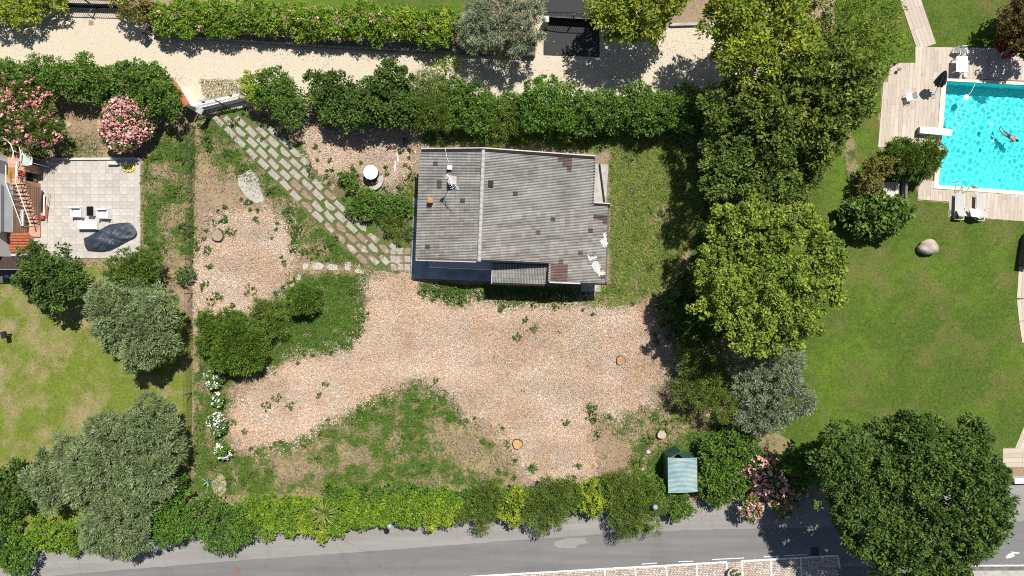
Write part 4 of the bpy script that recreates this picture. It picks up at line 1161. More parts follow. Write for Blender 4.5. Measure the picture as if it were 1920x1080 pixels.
# pool ladder
p = P(1800, 350, 0); t = thing('pool_ladder', 'steel grab rails of the pool ladder', 'ladder', p, math.radians(-4))
for s in (-.27, .27):
    pts = [(s, -.42, .03)]+[(s, -.42+.42*(1-math.cos(a))*1.0, .05+.62*math.sin(a)) for a in np.linspace(.35, math.pi*.80, 9)]+[(s, .38, -.15), (s, .38, -.9)]
    MB().tube(pts, .022, 8).build('rail', STEEL, t)
for k in range(3): MB().box((0, .38, -.22-.25*k), (.50, .08, .03)).build('step', STEEL, t)
# patio table and chairs
def chair(px, py, rz, label, mat, group=None, h=.0):
    p = P(px, py, .2); t = thing('garden_chair', label, 'chair', (p.x, p.y, 0), rz, group)
    for k in range(6): MB().box((-.225+.09*k, .0, .43), (.075, .46, .025)).build('seat_slat', mat, t)
    for k in range(5): MB().box((-.2+.1*k, .27+.05, .66), (.075, .025, .44), rx=-.22).build('back_slat', mat, t)
    for sx in (-.24, .24):
        for sy in (-.22, .24): MB().tube([(sx*1.05, sy*1.1, 0), (sx, sy, .42)], .02, 6).build('leg', mat, t)
        MB().tube([(sx*1.1, -.22, .42), (sx*1.12, -.22, .63), (sx*1.12, .28, .64)], .02, 6).build('armrest', mat, t)
    return t
chair(1702, 184, math.radians(-75), 'lone white slatted chair on the pool terrace', WHITE)
chair(1800, 100, math.radians(5), 'white slatted chair pushed up to the white table', WHITE)
p = P(1804, 120, .74); t = thing('garden_table', 'white rectangular table by the top pool corner', 'table', (p.x, p.y, 0), math.radians(-2))
MB().bbox((0, 0, .72), (.84, 1.15, .04), .01).build('table_top', WHITE, t)
for sx in (-.34, .34):
    for sy in (-.48, .48): MB().box((sx, sy, .35), (.06, .06, .70)).build('leg', WHITE, t)
p = P(1806, 92, .9); t = thing('folded_lounger', 'grey folded lounger leaning beyond the white table', 'lounger', (p.x, p.y, 0), math.radians(-30))
MB().box((0, 0, .62), (.75, .40, .04), rx=.35).build('panel', plain('grey_fabric', (.28, .29, .31), .8, .1, 6), t)
for s in (-.36, .36): MB().tube([(s, -.3, 0), (s, .05, .62), (s, .35, 0)], .02, 6).build('frame', ALU, t)
p = P(1811, 141, .25); o = MB().bbox((p.x, p.y, .13), (.22, .25, .25), .02).build('white_box', WHITE); tag(o, 'small white box on the terrace below the white table', 'box')
# closed grey parasol, tilted, standing by the pool corner
base = P(1750, 178, 0)
t = thing('parasol', 'folded dark grey parasol leaning at the pool corner', 'parasol', base)
top = P(1774, 132, 2.4)-base
MB().lathe((0, 0, 0), [(.30, .0), (.30, .06), (.12, .10), (.05, .14)], 20).build('base', plain('grey_base', (.4, .4, .4), .8, .1, 5), t)
MB().tube([(0, 0, .1), Vector((0, 0, .1))*.5+top*.5, top], .024, 8).build('pole', ALU, t)
m_ = MB(); vs = []; n = 24; ax = top.normalized(); e1 = ax.cross(Vector((0, 0, 1))); e1 = e1.normalized() if e1.length > .01 else Vector((1, 0, 0)); e2 = ax.cross(e1)
ringz = [(1.0, .02), (.93, .10), (.78, .20), (.62, .27), (.50, .30), (.44, .26)]
for (tt, rr_) in ringz:
    for k in range(n):
        a = 2*math.pi*k/n; q = rr_*(1+.38*(1 if k % 3 == 0 else (-.35 if k % 3 == 1 else 0)))
        vs.append(top*tt+(e1*math.cos(a)+e2*math.sin(a))*q)
fs = [(i*n+k, (i+1)*n+k, (i+1)*n+(k+1) % n, i*n+(k+1) % n) for i in range(len(ringz)-1) for k in range(n)]
m_.add(vs, fs).build('canopy', plain('charcoal_cloth', (.075, .075, .085), .85, .15, 6), t)
# two small garden spot lights by the terrace corner
for (x, y, lab) in ((1683,114,'small grey garden spot light on the grass corner'), (1671,124,'small grey garden spot light by the dark bush'), (1686,130,'small grey garden spot light on the planks')):
    p = P(x, y, .35); t = thing('spot_light', lab, 'lamp', (p.x, p.y, 0))
    MB().tube([(0, 0, 0), (0, 0, .3)], .02, 6).build('stake', GREYM, t)
    MB().lathe((0, 0, .26), [(.06, 0), (.12, .05), (.13, .16), (.10, .17)], 12).build('lamp_head', plain('dull_grey_metal', (.16, .16, .165), .7, .1, 4), t)
# floating cleaner with hose, small floats
p = P(1813, 182, 0); t = thing('pool_cleaner', 'white pool cleaner head floating with its hose', 'pool cleaner', (p.x, p.y, POOLZ), math.radians(20))
MB().lathe((0, 0, -.06), [(.10, 0), (.20, .04), (.21, .10), (.14, .15), (.05, .17)], 16).build('body', WHITE, t)
hose = [(.1, .05, .02), (.5, .25, .01), (.8, .55, .02), (1.0, .75, .01)]
MB().tube(hose, .012, 6).build('hose', WHITE, t)
MB().tube([(-.15, -.05, .0), (-.6, -.35, .0), (-1.0, -.7, .0), (-1.2, -1.2, 0), (-1.15, -2.0, .0)], .012, 6).build('hose', WHITE, t)
for (x, y, lab) in ((1860,232,'white float bobbing in the middle of the pool'), (1862,264,'white float bobbing lower in the pool')):
    p = P(x, y, 0); o = MB().lathe((p.x, p.y, POOLZ-.02), [(.04, 0), (.09, .03), (.09, .07), (.03, .10)], 12).build('float', WHITE); tag(o, lab, 'float')
# toy at pool edge
p = P(1828, 351, 0); t = thing('pool_toy', 'small red and green toy on the pool coping', 'toy', (p.x, p.y, .05), -.15)
MB().box((-.12, 0, .05), (.18, .13, .10)).build('red_end', plain('red_plastic', (.5, .06, .05), .5), t)
MB().box((.10, 0, .03), (.24, .10, .06)).build('green_end', plain('green_plastic', (.2, .38, .2), .5), t)
# concrete pad with pump house lid
pz = [(1643,342),(1686,342),(1687,377),(1650,377)]
sheet('pump_pad', pz, .10, PLASTER, 'concrete pad half shaded by the pool bush', thick=.12)
wallpx('low_wall', 'short dark wall beside the concrete pad', (1691,340), (1690,374), .18, .7, DCONC)
# boulder
def boulder(name, label, px, py, rx, ry, rz, mat, seed, cat='rock'):
    g = np.random.default_rng(seed); import bmesh
    bm = bmesh.new(); bmesh.ops.create_icosphere(bm, subdivisions=3, radius=1)
    ph = g.uniform(0, 6.28, 8)
    for v in bm.verts:
        c = v.co.copy(); n = 1+.12*math.sin(c.x*2.3+ph[0])+.10*math.sin(c.y*3.1+ph[1])+.08*math.sin(c.z*4+ph[2])+.05*math.sin(c.x*6+c.y*5+ph[3])+.03*math.sin(c.y*11+c.z*9+ph[4])
        v.co = (c.x*rx*n, c.y*ry*n, max(-.25, c.z)*rz*n)
    me = bpy.data.meshes.new(name); bm.to_mesh(me); bm.free(); me.materials.append(mat)
    for q in me.polygons: q.use_smooth = True
    p = P(px, py, rz*.5); o = bpy.data.objects.new(name, me); link(o); o.location = (p.x, p.y, rz*.15); o.rotation_euler = (0, 0, g.uniform(-.4, .2))
    tag(o, label, cat); return o
ROCK = plain('pale_boulder', (.47, .42, .36), .9, .3, 2.5, .05)
boulder('boulder', 'large pale boulder lying on the lawn below the pool', 1739, 463, .70, .58, .75, ROCK, 4)

# ------------------------------------------------------------------ swimmer
def swimmer():
    hd, tor, hip = P(1908.5, 263.5, 0), P(1902, 260, 0), P(1895.5, 254.5, 0)
    b = Vector((hip.x, hip.y, 0))
    t = thing('person', 'swimmer with dark hair and bare back moving through the pool', 'person', (b.x, b.y, POOLZ-.03))
    t.scale = (.92, .92, .92)
    f = (hd-hip); f.z = 0; L = f.length; f.normalize(); s = Vector((-f.y, f.x, 0))
    def q(a, l, z): return f*a+s*l+Vector((0, 0, z))
    J = {}; V = []; E = []; R = []
    def add(k, p, r, par=None):
        J[k] = len(V); V.append(tuple(p)); R.append(r)
        if par: E.append((J[par], J[k]))
    add('hip', q(0, 0, -.08), .15)
    add('belly', q(.17, 0, -.03), .145, 'hip'); add('chest', q(.38, 0, .02), .165, 'belly'); add('neck', q(.54, 0, .04), .06, 'chest')
    for sg, n in ((1, 'l'), (-1, 'r')):
        add('sh'+n, q(.44, .18*sg, .02), .075, 'chest'); add('el'+n, q(.30, .28*sg, -.16), .05, 'sh'+n); add('wr'+n, q(.46, .30*sg, -.30), .035, 'el'+n); add('ha'+n, q(.55, .28*sg, -.33), .032, 'wr'+n)
        add('th'+n, q(-.12, .09*sg, -.14), .10, 'hip')
        kn = q(-.40, .13*sg, -.26)+Vector((-.10, .12, 0)); an = q(-.62, .10*sg-.05, -.42)+Vector((-.05, .42, 0)); ft = an+Vector((-.03, .16, -.05))
        add('kn'+n, kn, .062, 'th'+n); add('an'+n, an, .042, 'kn'+n); add('ft'+n, ft, .035, 'an'+n)
    me = bpy.data.meshes.new('body'); me.from_pydata(V, E, []); me.update()
    o = bpy.data.objects.new('body', me); link(o, t); me.materials.append(plain('skin', (.36, .20, .13), .55, .08, 5))
    sk = o.modifiers.new('skin', 'SKIN')
    for i, sv in enumerate(me.skin_vertices[0].data): sv.radius = (R[i], R[i]*.85); sv.use_root = (i == 0)
    ss = o.modifiers.new('sub', 'SUBSURF'); ss.levels = 2; ss.render_levels = 2
    # head with face, hair
    import bmesh
    bm = bmesh.new(); bmesh.ops.create_uvsphere(bm, u_segments=20, v_segments=14, radius=.105)
    for v in bm.verts: v.co = (v.co.x*1.12, v.co.y*.9, v.co.z)
    me = bpy.data.meshes.new('head'); bm.to_mesh(me); bm.free(); me.materials.append(MATS['skin'])
    for pgn in me.polygons: pgn.use_smooth = True
    h = bpy.data.objects.new('head', me); link(h, t); h.location = q(.68, 0, .08); h.rotation_euler = (0, 0, math.atan2(f.y, f.x))
    HAIR = plain('dark_hair', (.012, .010, .010), .5, .2, 20)
    bm = bmesh.new(); bmesh.ops.create_uvsphere(bm, u_segments=20, v_segments=14, radius=.118)
    for v in bm.verts:
        v.co = (v.co.x*1.12-.012, v.co.y*.95, max(v.co.z, -.03-.02*math.sin(v.co.y*40))+.012)
        if v.co.x > .07 and v.co.z < .05: v.co.x = .07
    me = bpy.data.meshes.new('hair'); bm.to_mesh(me); bm.free(); me.materials.append(HAIR)
    hh = bpy.data.objects.new('hair', me); link(hh, h)
    MB().lathe((0, 0, 0), [(.006, 0), (.018, .012), (.006, .03)], 8).build('nose', MATS['skin'], h).location = (.118, 0, -.02)
    MB().box(q(-.03, 0, -.08), (.26, .30, .27), math.atan2(f.y, f.x)).build('swim_trunks', plain('navy_cloth', (.02, .03, .06), .8), t, bevel=.08)
swimmer()
for _o in bpy.data.objects:
    if _o.type == 'MESH' and _o.name.split('.')[0] in ('body', 'head', 'hair', 'swim_trunks', 'step', 'rail'): _o.cycles.is_caustics_receiver = True

# ------------------------------------------------------------------ white tiled terrace on the left
tt_px = [(76,300),(263,299),(263,484),(74,482)]
tb = sheet('tiled_terrace', [(60,298),(264,297.5),(264,485),(62,484)], .06, plain('terrace_joint', (.50, .46, .41), .9, .1, 4), 'pale tiled terrace beside the neighbour house', thick=.08)
TT = [plain('terrace_tile_%d' % i, c, .7, .14, 1.5+i) for i, c in enumerate([(.50,.46,.41), (.475,.435,.385), (.525,.49,.445), (.46,.42,.375)])]
r = random.Random(12); tmesh = []
for m_ in TT:
    q = MB().bbox((0, 0, 0), (.535, .525, .03), .004); me = bpy.data.meshes.new('tile'); me.from_pydata(q.v, [], q.f); me.update(); me.materials.append(m_); tmesh.append(me)
for i in range(14):
    for j in range(14):
        p = P(69.5+13.6*i, 305+13.3*j)
        if 69+13.6*i > 258: continue
        o = bpy.data.objects.new('tile', tmesh[r.randrange(4)]); link(o, tb); o.location = (p.x, p.y, .062+r.uniform(0, .004))
wallpx('terrace_kerb', 'low pale kerb along the upper terrace edge', (100,299), (264,298), .16, .22, PLASTER)
# furniture
FWH = plain('white_wicker', (.80, .80, .79), .6, .04, 20)
def armchair(px, py, label):
    p = P(px, py, .4); t = thing('armchair', label, 'armchair', (p.x, p.y, .09), 0, 'white terrace armchairs')
    MB().bbox((0, -.02, .18), (.62, .62, .34), .02).build('seat_base', FWH, t)
    MB().bbox((0, -.06, .40), (.52, .52, .12), .03).build('cushion', plain('white_cushion', (.80, .80, .80), .9, .03, 8), t)
    MB().bbox((0, .36, .38), (.80, .12, .74), .02).build('backrest', FWH, t)
    for s in (-1, 1): MB().bbox((s*.355, -.02, .29), (.09, .64, .56), .02).build('armrest', FWH, t)
armchair(145, 399, 'left white armchair on the tiled terrace')
armchair(195, 402, 'right white armchair on the tiled terrace')
p = P(169.5, 396, .45); t = thing('side_table', 'small black-topped table between the white armchairs', 'table', (p.x, p.y, .09))
MB().bbox((0, 0, .43), (.48, .70, .03), .005).build('table_top', plain('black_glass', (.008, .008, .010), .25, .1, 4), t)
MB().box((0, 0, .205), (.44, .66, .41)).build('frame', FWH, t)
p = P(164, 423, .4); t = thing('bench', 'white two-seat bench below the armchairs', 'bench', (p.x, p.y, .09))
MB().bbox((0, 0, .20), (1.40, .58, .38), .02).build('seat_base', FWH, t)
for s in (-1, 1): MB().bbox((s*.34, .0, .43), (.66, .54, .10), .03).build('cushion', MATS['white_cushion'], t)
# tarpaulin over a heap
def tarp():
    out = [(157,447),(170,441),(184,432),(205,421),(225,418),(242,417),(248,421),(255,430),(258,438),(254,446),(240,453),(222,463),(206,471),(188,473),(164,471),(159,462)]
    c = (206, 446); n = 64; rings = 14
    pts = []
    m = len(out); per = [math.hypot(out[(i+1) % m][0]-out[i][0], out[(i+1) % m][1]-out[i][1]) for i in range(m)]; tot = sum(per)
    for k in range(n):
        d_ = tot*k/n; i = 0
        while d_ > per[i]: d_ -= per[i]; i += 1
        a, b = out[i], out[(i+1) % m]; u = d_/per[i]; pts.append((a[0]+(b[0]-a[0])*u, a[1]+(b[1]-a[1])*u))
    vs = []; g = np.random.default_rng(7)
    for ri in range(rings+1):
        u = 1-ri/rings
        for k in range(n):
            x, y = c[0]+(pts[k][0]-c[0])*u, c[1]+(pts[k][1]-c[1])*u
            z = .09+.62*(1-u**3.0)*(.75+.25*math.sin(x*.05))
            w = .03*math.sin(k*1.1+u*3)*u+.03*math.sin(x*.28+y*.17+math.sin(y*.2))+.03*math.sin(x*.12-y*.33+2)+.012*math.sin(x*.7+y*.5)
            z += w*(u > .02)*(1 if ri else .2); z = max(z, .10)
            q = P(x, y, z); vs.append(tuple(q))
    fs = [(i*n+k, i*n+(k+1) % n, (i+1)*n+(k+1) % n, (i+1)*n+k) for i in range(rings) for k in range(n)]
    o = MB().add(vs, [tuple(reversed(q)) for q in fs]).build('tarpaulin', plain('navy_tarpaulin', (.034, .047, .070), .5, .4, 9, .08), smooth=True)
    tag(o, 'dark blue tarpaulin draped over an oblong heap on the terrace', 'tarpaulin')
tarp()
# yellow hose coil
m_ = []
for k in range(90):
    a = k*.42; rr_ = .20+.05*math.sin(k*.7); m_.append((rr_*math.cos(a)*1.9, rr_*math.sin(a)*1.3, .10+.0011*k+.012*math.sin(k)))
p = P(243, 315); o = MB().tube(m_, .024, 6).build('hose', plain('yellow_hose', (.80, .70, .06), .5, .1, 5)); o.location = (p.x, p.y, 0)
tag(o, 'coiled yellow garden hose on the terrace corner', 'hose')
p = P(213, 306, .2); o = MB().bbox((p.x, p.y, .24), (.75, .28, .30), .02).build('storage_box', plain('offwhite_plastic', (.60, .60, .58), .6)); tag(o, 'small off-white box at the upper terrace edge', 'box')

# ------------------------------------------------------------------ neighbour house at the left edge
nh = thing('neighbour_house', 'white house with terracotta balcony and outside stairs', 'house', P(0, 380))
NO = P(0, 380)
def nb(name, mat, x0, x1, y0, y1, z0, z1, parent=None, zp=None):
    """box given by its top outline in photo pixels at height z1"""
    a, b = P(x0, y0, z1), P(x1, y1, z1); par = parent or nh
    m = MB().box((((a.x+b.x)/2)-NO.x, ((a.y+b.y)/2)-NO.y, (z0+z1)/2), (abs(b.x-a.x), abs(b.y-a.y), z1-z0))
    return m.build(name, mat, par)
ROOFW = plain('white_render', (.72, .74, .745), .8, .08, 1.5)
BRK = [plain('brick_course_%d' % i, c, .9, .25, 12) for i, c in enumerate([(.36,.22,.14), (.31,.18,.115), (.40,.26,.17)])]
XW, XE, XU = -36.1, -35.28, -36.5         # house wall, outer face of the stairs, upper house wall
def wy(py, z=0): return P(0, py, z).y
def wb(name, mat, x0, x1, y0, y1, z0, z1, parent=None):
    return MB().box(((x0+x1)/2-NO.x, (y0+y1)/2-NO.y, (z0+z1)/2), (abs(x1-x0), abs(y1-y0), abs(z1-z0))).build(name, mat, parent or nh)
Y0, Y1, Y2, Y3 = wy(266, 1.9), wy(345, 1.9), wy(425, .3), wy(437, 1.5)
wb('wall', ROOFW, -46, XU, wy(286, 3.3), Y1+.002, -.05, 3.5)
wb('wall', ROOFW, -46, XW, Y1, Y3, 1.9, 3.3)
wb('wall', ROOFW, -46, XW-.45, Y3-.002, wy(481, 2.2), -.05, 3.1)
wb('roof', plain('grey_roof_sheet', (.42,.46,.50), .6, .1, 3), -46, XU+.15, wy(286, 3.3)+.1, Y1-.1, 3.5, 3.62)
wb('roof', plain('pale_roof_sheet', (.66,.70,.73), .6, .1, 3), -46, XW+.12, Y1-.102, Y3-.1, 3.30, 3.40)
wb('window', WHITE, XU-.02, XU+.05, wy(300, 2.5), wy(322, 2.5), 2.1, 3.2)
wb('shutter', plain('grey_shutter', (.25,.28,.31), .7, .1, 5), XU+.05, XU+.09, wy(301, 2.5), wy(321, 2.5), 2.15, 3.15)
# brick-clad wall behind and below the stairs, course by course
nz = 19
for i in range(nz):
    z = .1*i
    wb('brick_course', BRK[i % 3], XW-.3, XW-.012*(i % 2), Y1, Y3, z+.006, z+.094)
wb('wall', plain('mortar', (.42,.37,.31), .95, .15, 6), -46, XW-.02, Y1-.01, Y3+.01, -.05, 1.89)
def ystep(z): return Y1+(Y2-Y1)*(1.9-z)/1.65      # where the stair profile reaches height z
for i in range(17):
    z = .1*i
    wb('brick_course', BRK[(i+1) % 3], XE-.12, XE-.012*(i % 2), Y1, ystep(z+.15), z+.006, z+.094)
wb('balcony_floor', TERRA_P, XU, XE, Y0, Y1, 1.75, 1.9)
wb('balcony_wall', TERRA_P, XE-.2, XE-.02, wy(309, 1.0), wy(324, 1.0), -.05, 1.745)
wb('balcony_wall', TERRA_P, XE-.2, XE-.02, wy(341, 1.0), Y1, -.05, 1.745)
wb('balcony_wall', plain('shadowed_wall', (.30,.20,.15), .9, .1, 4), XU, XU+.3, Y0, Y1, -.05, 1.745)  # recess shade put into this wall's darker base colour
wb('door_mat', plain('ochre_mat', (.36, .19, .04), .9, .1, 6), XU+.03, XU+.50, wy(314, 1.9), wy(334, 1.9), 1.905, 1.93)
for k in range(12):
    wb('balcony_tile', plain('ochre_tiles', (.50, .30, .12), .85, .3, 6), XU+.03+(k % 3)*.19, XU+.20+(k % 3)*.19, wy(335, 1.9)-(k//3)*.11, wy(335, 1.9)-(k//3)*.11-.095, 1.903, 1.915)
wb('landing', TERRA_P, XW, XE+.02, Y2, Y2-.75, -.05, .22)
top, bot = Vector((0, Y1, 1.9)), Vector((0, Y2, .25))
for i in range(11):
    z = 1.9-.15*(i+1); ya = Y1+(Y2-Y1)*i/11; yb = Y1+(Y2-Y1)*(i+1)/11
    st = wb('step', TERRA_P, XW+.002, XE-.125, ya, yb, -.05, z)
    wb('nosing', plain('red_nosing', (.22, .07, .055), .8, .15, 6), XW+.01, XE-.13, yb, yb+.05, z+.002, z+.022, nh)
def rail(pts, r_=.028, mat=WHITE, nm='railing'):
    return MB().tube([tuple(p-NO) for p in pts], r_, 6).build(nm, mat, nh)
for x in (XW+.06, XE-.06):
    rail([Vector((x, Y1+1.2, 2.75)), Vector((x, Y1, 2.75)), Vector((x, Y2, 1.1))], .035)
    for k in range(9):
        t_ = k/8; y = Y1+(Y2-Y1)*t_; z = 1.9+(.25-1.9)*t_
        rail([Vector((x, y, z)), Vector((x, y, z+.85))], .015, nm='baluster')
# curved balcony railing at the top
cv = [P(-4, 263, 2.9), P(12, 263, 2.9), P(20, 270, 2.9), P(25, 284, 2.9), P(24, 295, 2.9), P(20, 304, 2.9), P(31, 305, 2.9), P(32, 330, 2.9)]
rail(cv, .032)
for q in cv[1:]: rail([Vector((q.x, q.y, 1.9)), q], .014, nm='baluster')
cv2 = [P(36, 276, 2.4), P(40, 290, 2.4), P(37, 302, 2.4)]
rail(cv2, .03)
# pale fabric canopy over the annex, with two eyelets
m_ = MB(); q = [(40,279),(52,277),(58,288),(61,298),(60,309),(48,311),(38,309),(41,294)]
pts = [P(x, y, 2.1+.12*math.sin(x*.5))-NO for x, y in q]; n = len(pts)
m_.add(pts+[p-Vector((0, 0, .03)) for p in pts], [tuple(reversed(range(n))), tuple(range(n, 2*n))]+[(i, (i+1) % n, n+(i+1) % n, n+i) for i in range(n)])
m_.build('canopy', plain('pale_sage_cloth', (.55, .60, .56), .8, .12, 3), nh)
for q_ in (P(41, 290, 2.1), P(59, 305, 2.1)): rail([Vector((q_.x, q_.y, 0)), q_], .02, nm='canopy_post')
# lattice panel
lp = P(36.5, 409, 1.15)
lat = MB().box(tuple(lp-NO+Vector((-.26, 0, 0))), (.05, 1.1, .05)).build('lattice_frame', WHITE, nh)
MB().box(tuple(lp-NO+Vector((.26, 0, 0))), (.05, 1.1, .05)).build('lattice_frame', WHITE, nh)
for k in range(9): MB().box(tuple(lp-NO+Vector((0, -.44+.11*k, .0))), (.60, .03, .02), .7).build('lattice_slat', WHITE, nh)
# red pantile canopy roof
for i in range(7):
    for j in range(4):
        c = P(15+j*10.5+5, 440+i*5.2, 2.0-.08*i)-NO
        m_ = MB(); vs = []
        for e in (-.21, .21):
            for k in range(6):
                a = math.pi*k/5; vs.append((c.x+e, c.y+.105*math.cos(a)*-1, c.z+.075*math.sin(a)+(.012 if e > 0 else 0)))
        m_.add(vs, [(k, k+6, k+7, k+1) for k in range(5)]); m_.build('pantile', TERRA, nh)
nb('canopy_roof', plain('canopy_bed', (.16, .06, .03), .9, .2, 5), 12, 52, 437, 475, 1.2, 1.36)
nb('eave_board', LFLASH, 18, 52, 475.5, 480, 1.2, 1.5)
nb('canopy_wall', TERRA_P, 20, 45, 440, 470, -.05, 1.19)
# dark pergola along the lower front
for k in range(14):
    a = P(-20+k*4.6, 481, 2.3); b = P(-20+k*4.6, 504, 2.3)
    MB().box((a.x-NO.x, (a.y+b.y)/2-NO.y, 2.3), (.16, abs(a.y-b.y), .06)).build('pergola_board', DBROWN, nh)
a = P(-30, 504.5, 2.25); b = P(36, 504.5, 2.25)
MB().tube([a-NO, b-NO], .05, 6).build('pergola_gutter', LFLASH, nh)
for x in (2, 26):
    q = P(x, 504, 2.25); MB().box((q.x-NO.x, q.y-NO.y, 1.1), (.10, .10, 2.25)).build('pergola_post', DBROWN, nh)
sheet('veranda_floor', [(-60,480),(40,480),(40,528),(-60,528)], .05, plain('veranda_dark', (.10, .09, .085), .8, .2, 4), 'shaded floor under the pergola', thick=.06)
p = P(11, 518, .5); o = MB().bbox((p.x, p.y, .25), (.32, .22, .40), .02).build('storage_crate', plain('pale_blue_plastic', (.35, .40, .62), .6)); tag(o, 'small pale blue crate under the pergola', 'crate')
# red potted flowers and garden tools along the annex
def pot(px, py, z, label, leafc, r_=.16):
    p = P(px, py, z+.3); t = thing('flower_pot', label, 'flower pot', (p.x, p.y, z))
    MB().lathe((0, 0, 0), [(r_*.7, 0), (r_, .26), (r_*1.1, .28), (r_*.95, .30)], 14).build('pot', TERRA, t)
    v, f, c = leafcloud([(0, 0, .45, r_*1.5, r_*1.5, r_*1.2)], .10, .07, 150, .07, 8, leafc, seed=int(px), shell=(.5, 1.05), low=-.2)
    npmesh('foliage', v, f, LEAF, t, c)
pot(40, 325, 1.9, 'red geranium pot on the balcony stairs', [(.45,.02,.03), (.5,.05,.05), (.06,.11,.02)], .2)
pot(64, 291, .05, 'dark red flower pot below the pale canopy', [(.35,.01,.03), (.06,.10,.02)], .2)
pot(64, 339, .05, 'small green plant in a pot by the annex wall', [(.10,.20,.06), (.14,.24,.10)], .16)
pot(66, 466, .05, 'green potted plant beside the red tiled canopy', [(.05,.12,.02), (.07,.16,.02)], .22)
def tool(label, a, b, mat, name='garden_tool', w=.03, head=None):
    A, B = P(*a, .35), P(*b, .12); m = MB().tube([A, (A+B)/2+Vector((0, 0, .05)), B], w, 6)
    o = m.build(name, mat); tag(o, label, 'tool')
BL = plain('black_plastic', (.02, .02, .022), .6); ORG = plain('orange_plastic', (.55, .17, .06), .6)
tool('long black tool propped along the annex', (79,357), (78,398), BL, w=.06)
tool('white garden tool propped beside the black one', (83,365), (83,405), WHITE, w=.05)
tool('orange handled tool nearest the terrace', (88,385), (87,408), ORG, w=.07)
tool('thin grey pole standing by the tools', (92,362), (88,418), GREYM, w=.02)
p = P(80, 408, .2); o = MB().bbox((p.x, p.y, .22), (.30, .30, .30), .05).build('bucket', plain('red_bucket', (.42, .05, .05), .5)); tag(o, 'red bucket at the foot of the garden tools', 'bucket')

# ------------------------------------------------------------------ white sliding gate and tile-capped wall
A, B = P(376, 208, 0), P(470, 186, 0); d = B-A; c = (A+B)/2
t = thing('garden_gate', 'white metal gate closing the paved path to the lane', 'gate', (c.x, c.y, 0), math.atan2(d.y, d.x))
L = d.length
for z, w_ in ((.18, .07), (.75, .06), (1.35, .06), (1.62, .08)): MB().box((0, 0, z), (L, .06, w_)).build('rail', WHITE, t)
MB().box((0, .0, .46), (L-.1, .03, .46)).build('panel', WHITE, t)
for k in range(25): MB().box((-L/2+L*(k+.5)/25, 0, 1.06), (.03, .03, .6)).build('bar', WHITE, t)
for s in (-.5, -.02, .5): MB().box((s*L, -.05, .9), (.08, .08, 1.8)).build('post', GREYM, t)
MB().box((.0, .0, .03), (L+.4, .12, .05)).build('track', GREYM, t)
for s in (-.25, .28): MB().box((s*L, 0, 1.70), (.18, .14, .08)).build('roller', BLACK, t)
A, B = P(347, 168, 0), P(371, 208, 0); d = B-A; c = (A+B)/2
t = thing('gate_wall', 'white wall capped with terracotta tiles beside the white gate', 'wall', (c.x, c.y, 0), math.atan2(d.y, d.x))
L = d.length
MB().box((0, 0, .85), (L, .32, 1.75)).build('wall', WHITE, t)
for k in range(7):
    m_ = MB(); x0 = -L/2+L*k/7; vs = []
    for e in (0, L/7+.03):
        for q in range(7):
            a = math.pi*q/6; vs.append((x0+e, -.24*math.cos(a)-.05, 1.735+.11*math.sin(a)+(.03 if e == 0 else 0)))
    m_.add(vs, [(q, q+7, q+8, q+1) for q in range(6)]); m_.build('coping_tile', TERRA, t)
p = P(373.5, 207, 1.9); t = thing('gate_pillar', 'dark grey stone pillar between tile-capped wall and gate', 'pillar', (p.x, p.y, 0), -.5)
MB().box((0, 0, .88), (.36, .36, 1.8)).build('shaft', DCONC, t); MB().bbox((0, 0, 1.83), (.50, .46, .09), .03).build('cap', CONC, t)

# ------------------------------------------------------------------ wire fence
fence = thing('wire_fence', 'thin dark wire mesh fence on posts along the garden boundary', 'fence', P(362, 580))
FO = P(362, 580); FW = plain('dark_wire', (.05, .055, .05), .6, .1, 5)
ys_ = [240+62*i for i in range(12)]
fx = lambda y: 366-(y-240)*.012
for y in ys_:
    p = P(fx(y), y)-FO
    MB().box((p.x, p.y, .72), (.05, .05, 1.50)).build('post', FW, fence)
for y in (490, 614, 676):
    p = P(fx(y), y)-FO; MB().tube([(p.x, p.y, 1.2), (p.x-.65, p.y-.1, 0)], .02, 5).build('brace', FW, fence)
a, b = P(fx(240), 240)-FO, P(fx(922), 922)-FO
for z in (.05, .5, .95, 1.4): MB().tube([(a.x, a.y, z), (b.x, b.y, z)], .008, 4).build('wire', FW, fence)
m_ = MB(); n = 230; hh = 1.38
for i in range(n):
    for s in (-1, 1):
        t0 = i/n; t1 = min(1, max(0, t0+s*hh/(a-b).length))
        p, q = a+(b-a)*t0, a+(b-a)*t1; w_ = .004
        m_.add([(p.x, p.y-w_, .04), (p.x, p.y+w_, .04), (q.x, q.y+w_, hh), (q.x, q.y-w_, hh)], [(0, 1, 2, 3)])
o = m_.build('wire_mesh', FW, fence); o['kind'] = 'stuff'

# ------------------------------------------------------------------ green metal shed
z_ = 2.1
def S(px, py, z): return P(px, py, z)
t = thing('shed', 'small green metal shed with pale corrugated roof and ajar door', 'shed', P(1268, 880))
SO = P(1268, 880)
GRN = plain('green_sheet_metal', (.05, .17, .135), .5, .12, 3, metal=.2)
c0, c1, c2, c3 = S(1252, 858, z_), S(1307, 857, z_), S(1308, 922, z_), S(1253, 927, z_)
x0, x1 = c0.x, c1.x; y1, y0 = c0.y, c2.y
nyr = 108; v = []; fc = []
gq = np.random.default_rng(4)
for i in range(nyr+1):
    yy = y1-(y1-y0)*i/nyr; h = .009*math.sin(i*2*math.pi/4)
    for k in range(9):
        u = k/8; xx = x0+(x1-x0)*u+.03*(i/nyr); v.append((xx-SO.x, yy-SO.y-(.10*(1-u)**2 if i == nyr else 0), z_+.16*math.sin(math.pi*u)+h))
f = [(i*9+k, (i+1)*9+k, (i+1)*9+k+1, i*9+k+1) for i in range(nyr) for k in range(8)]
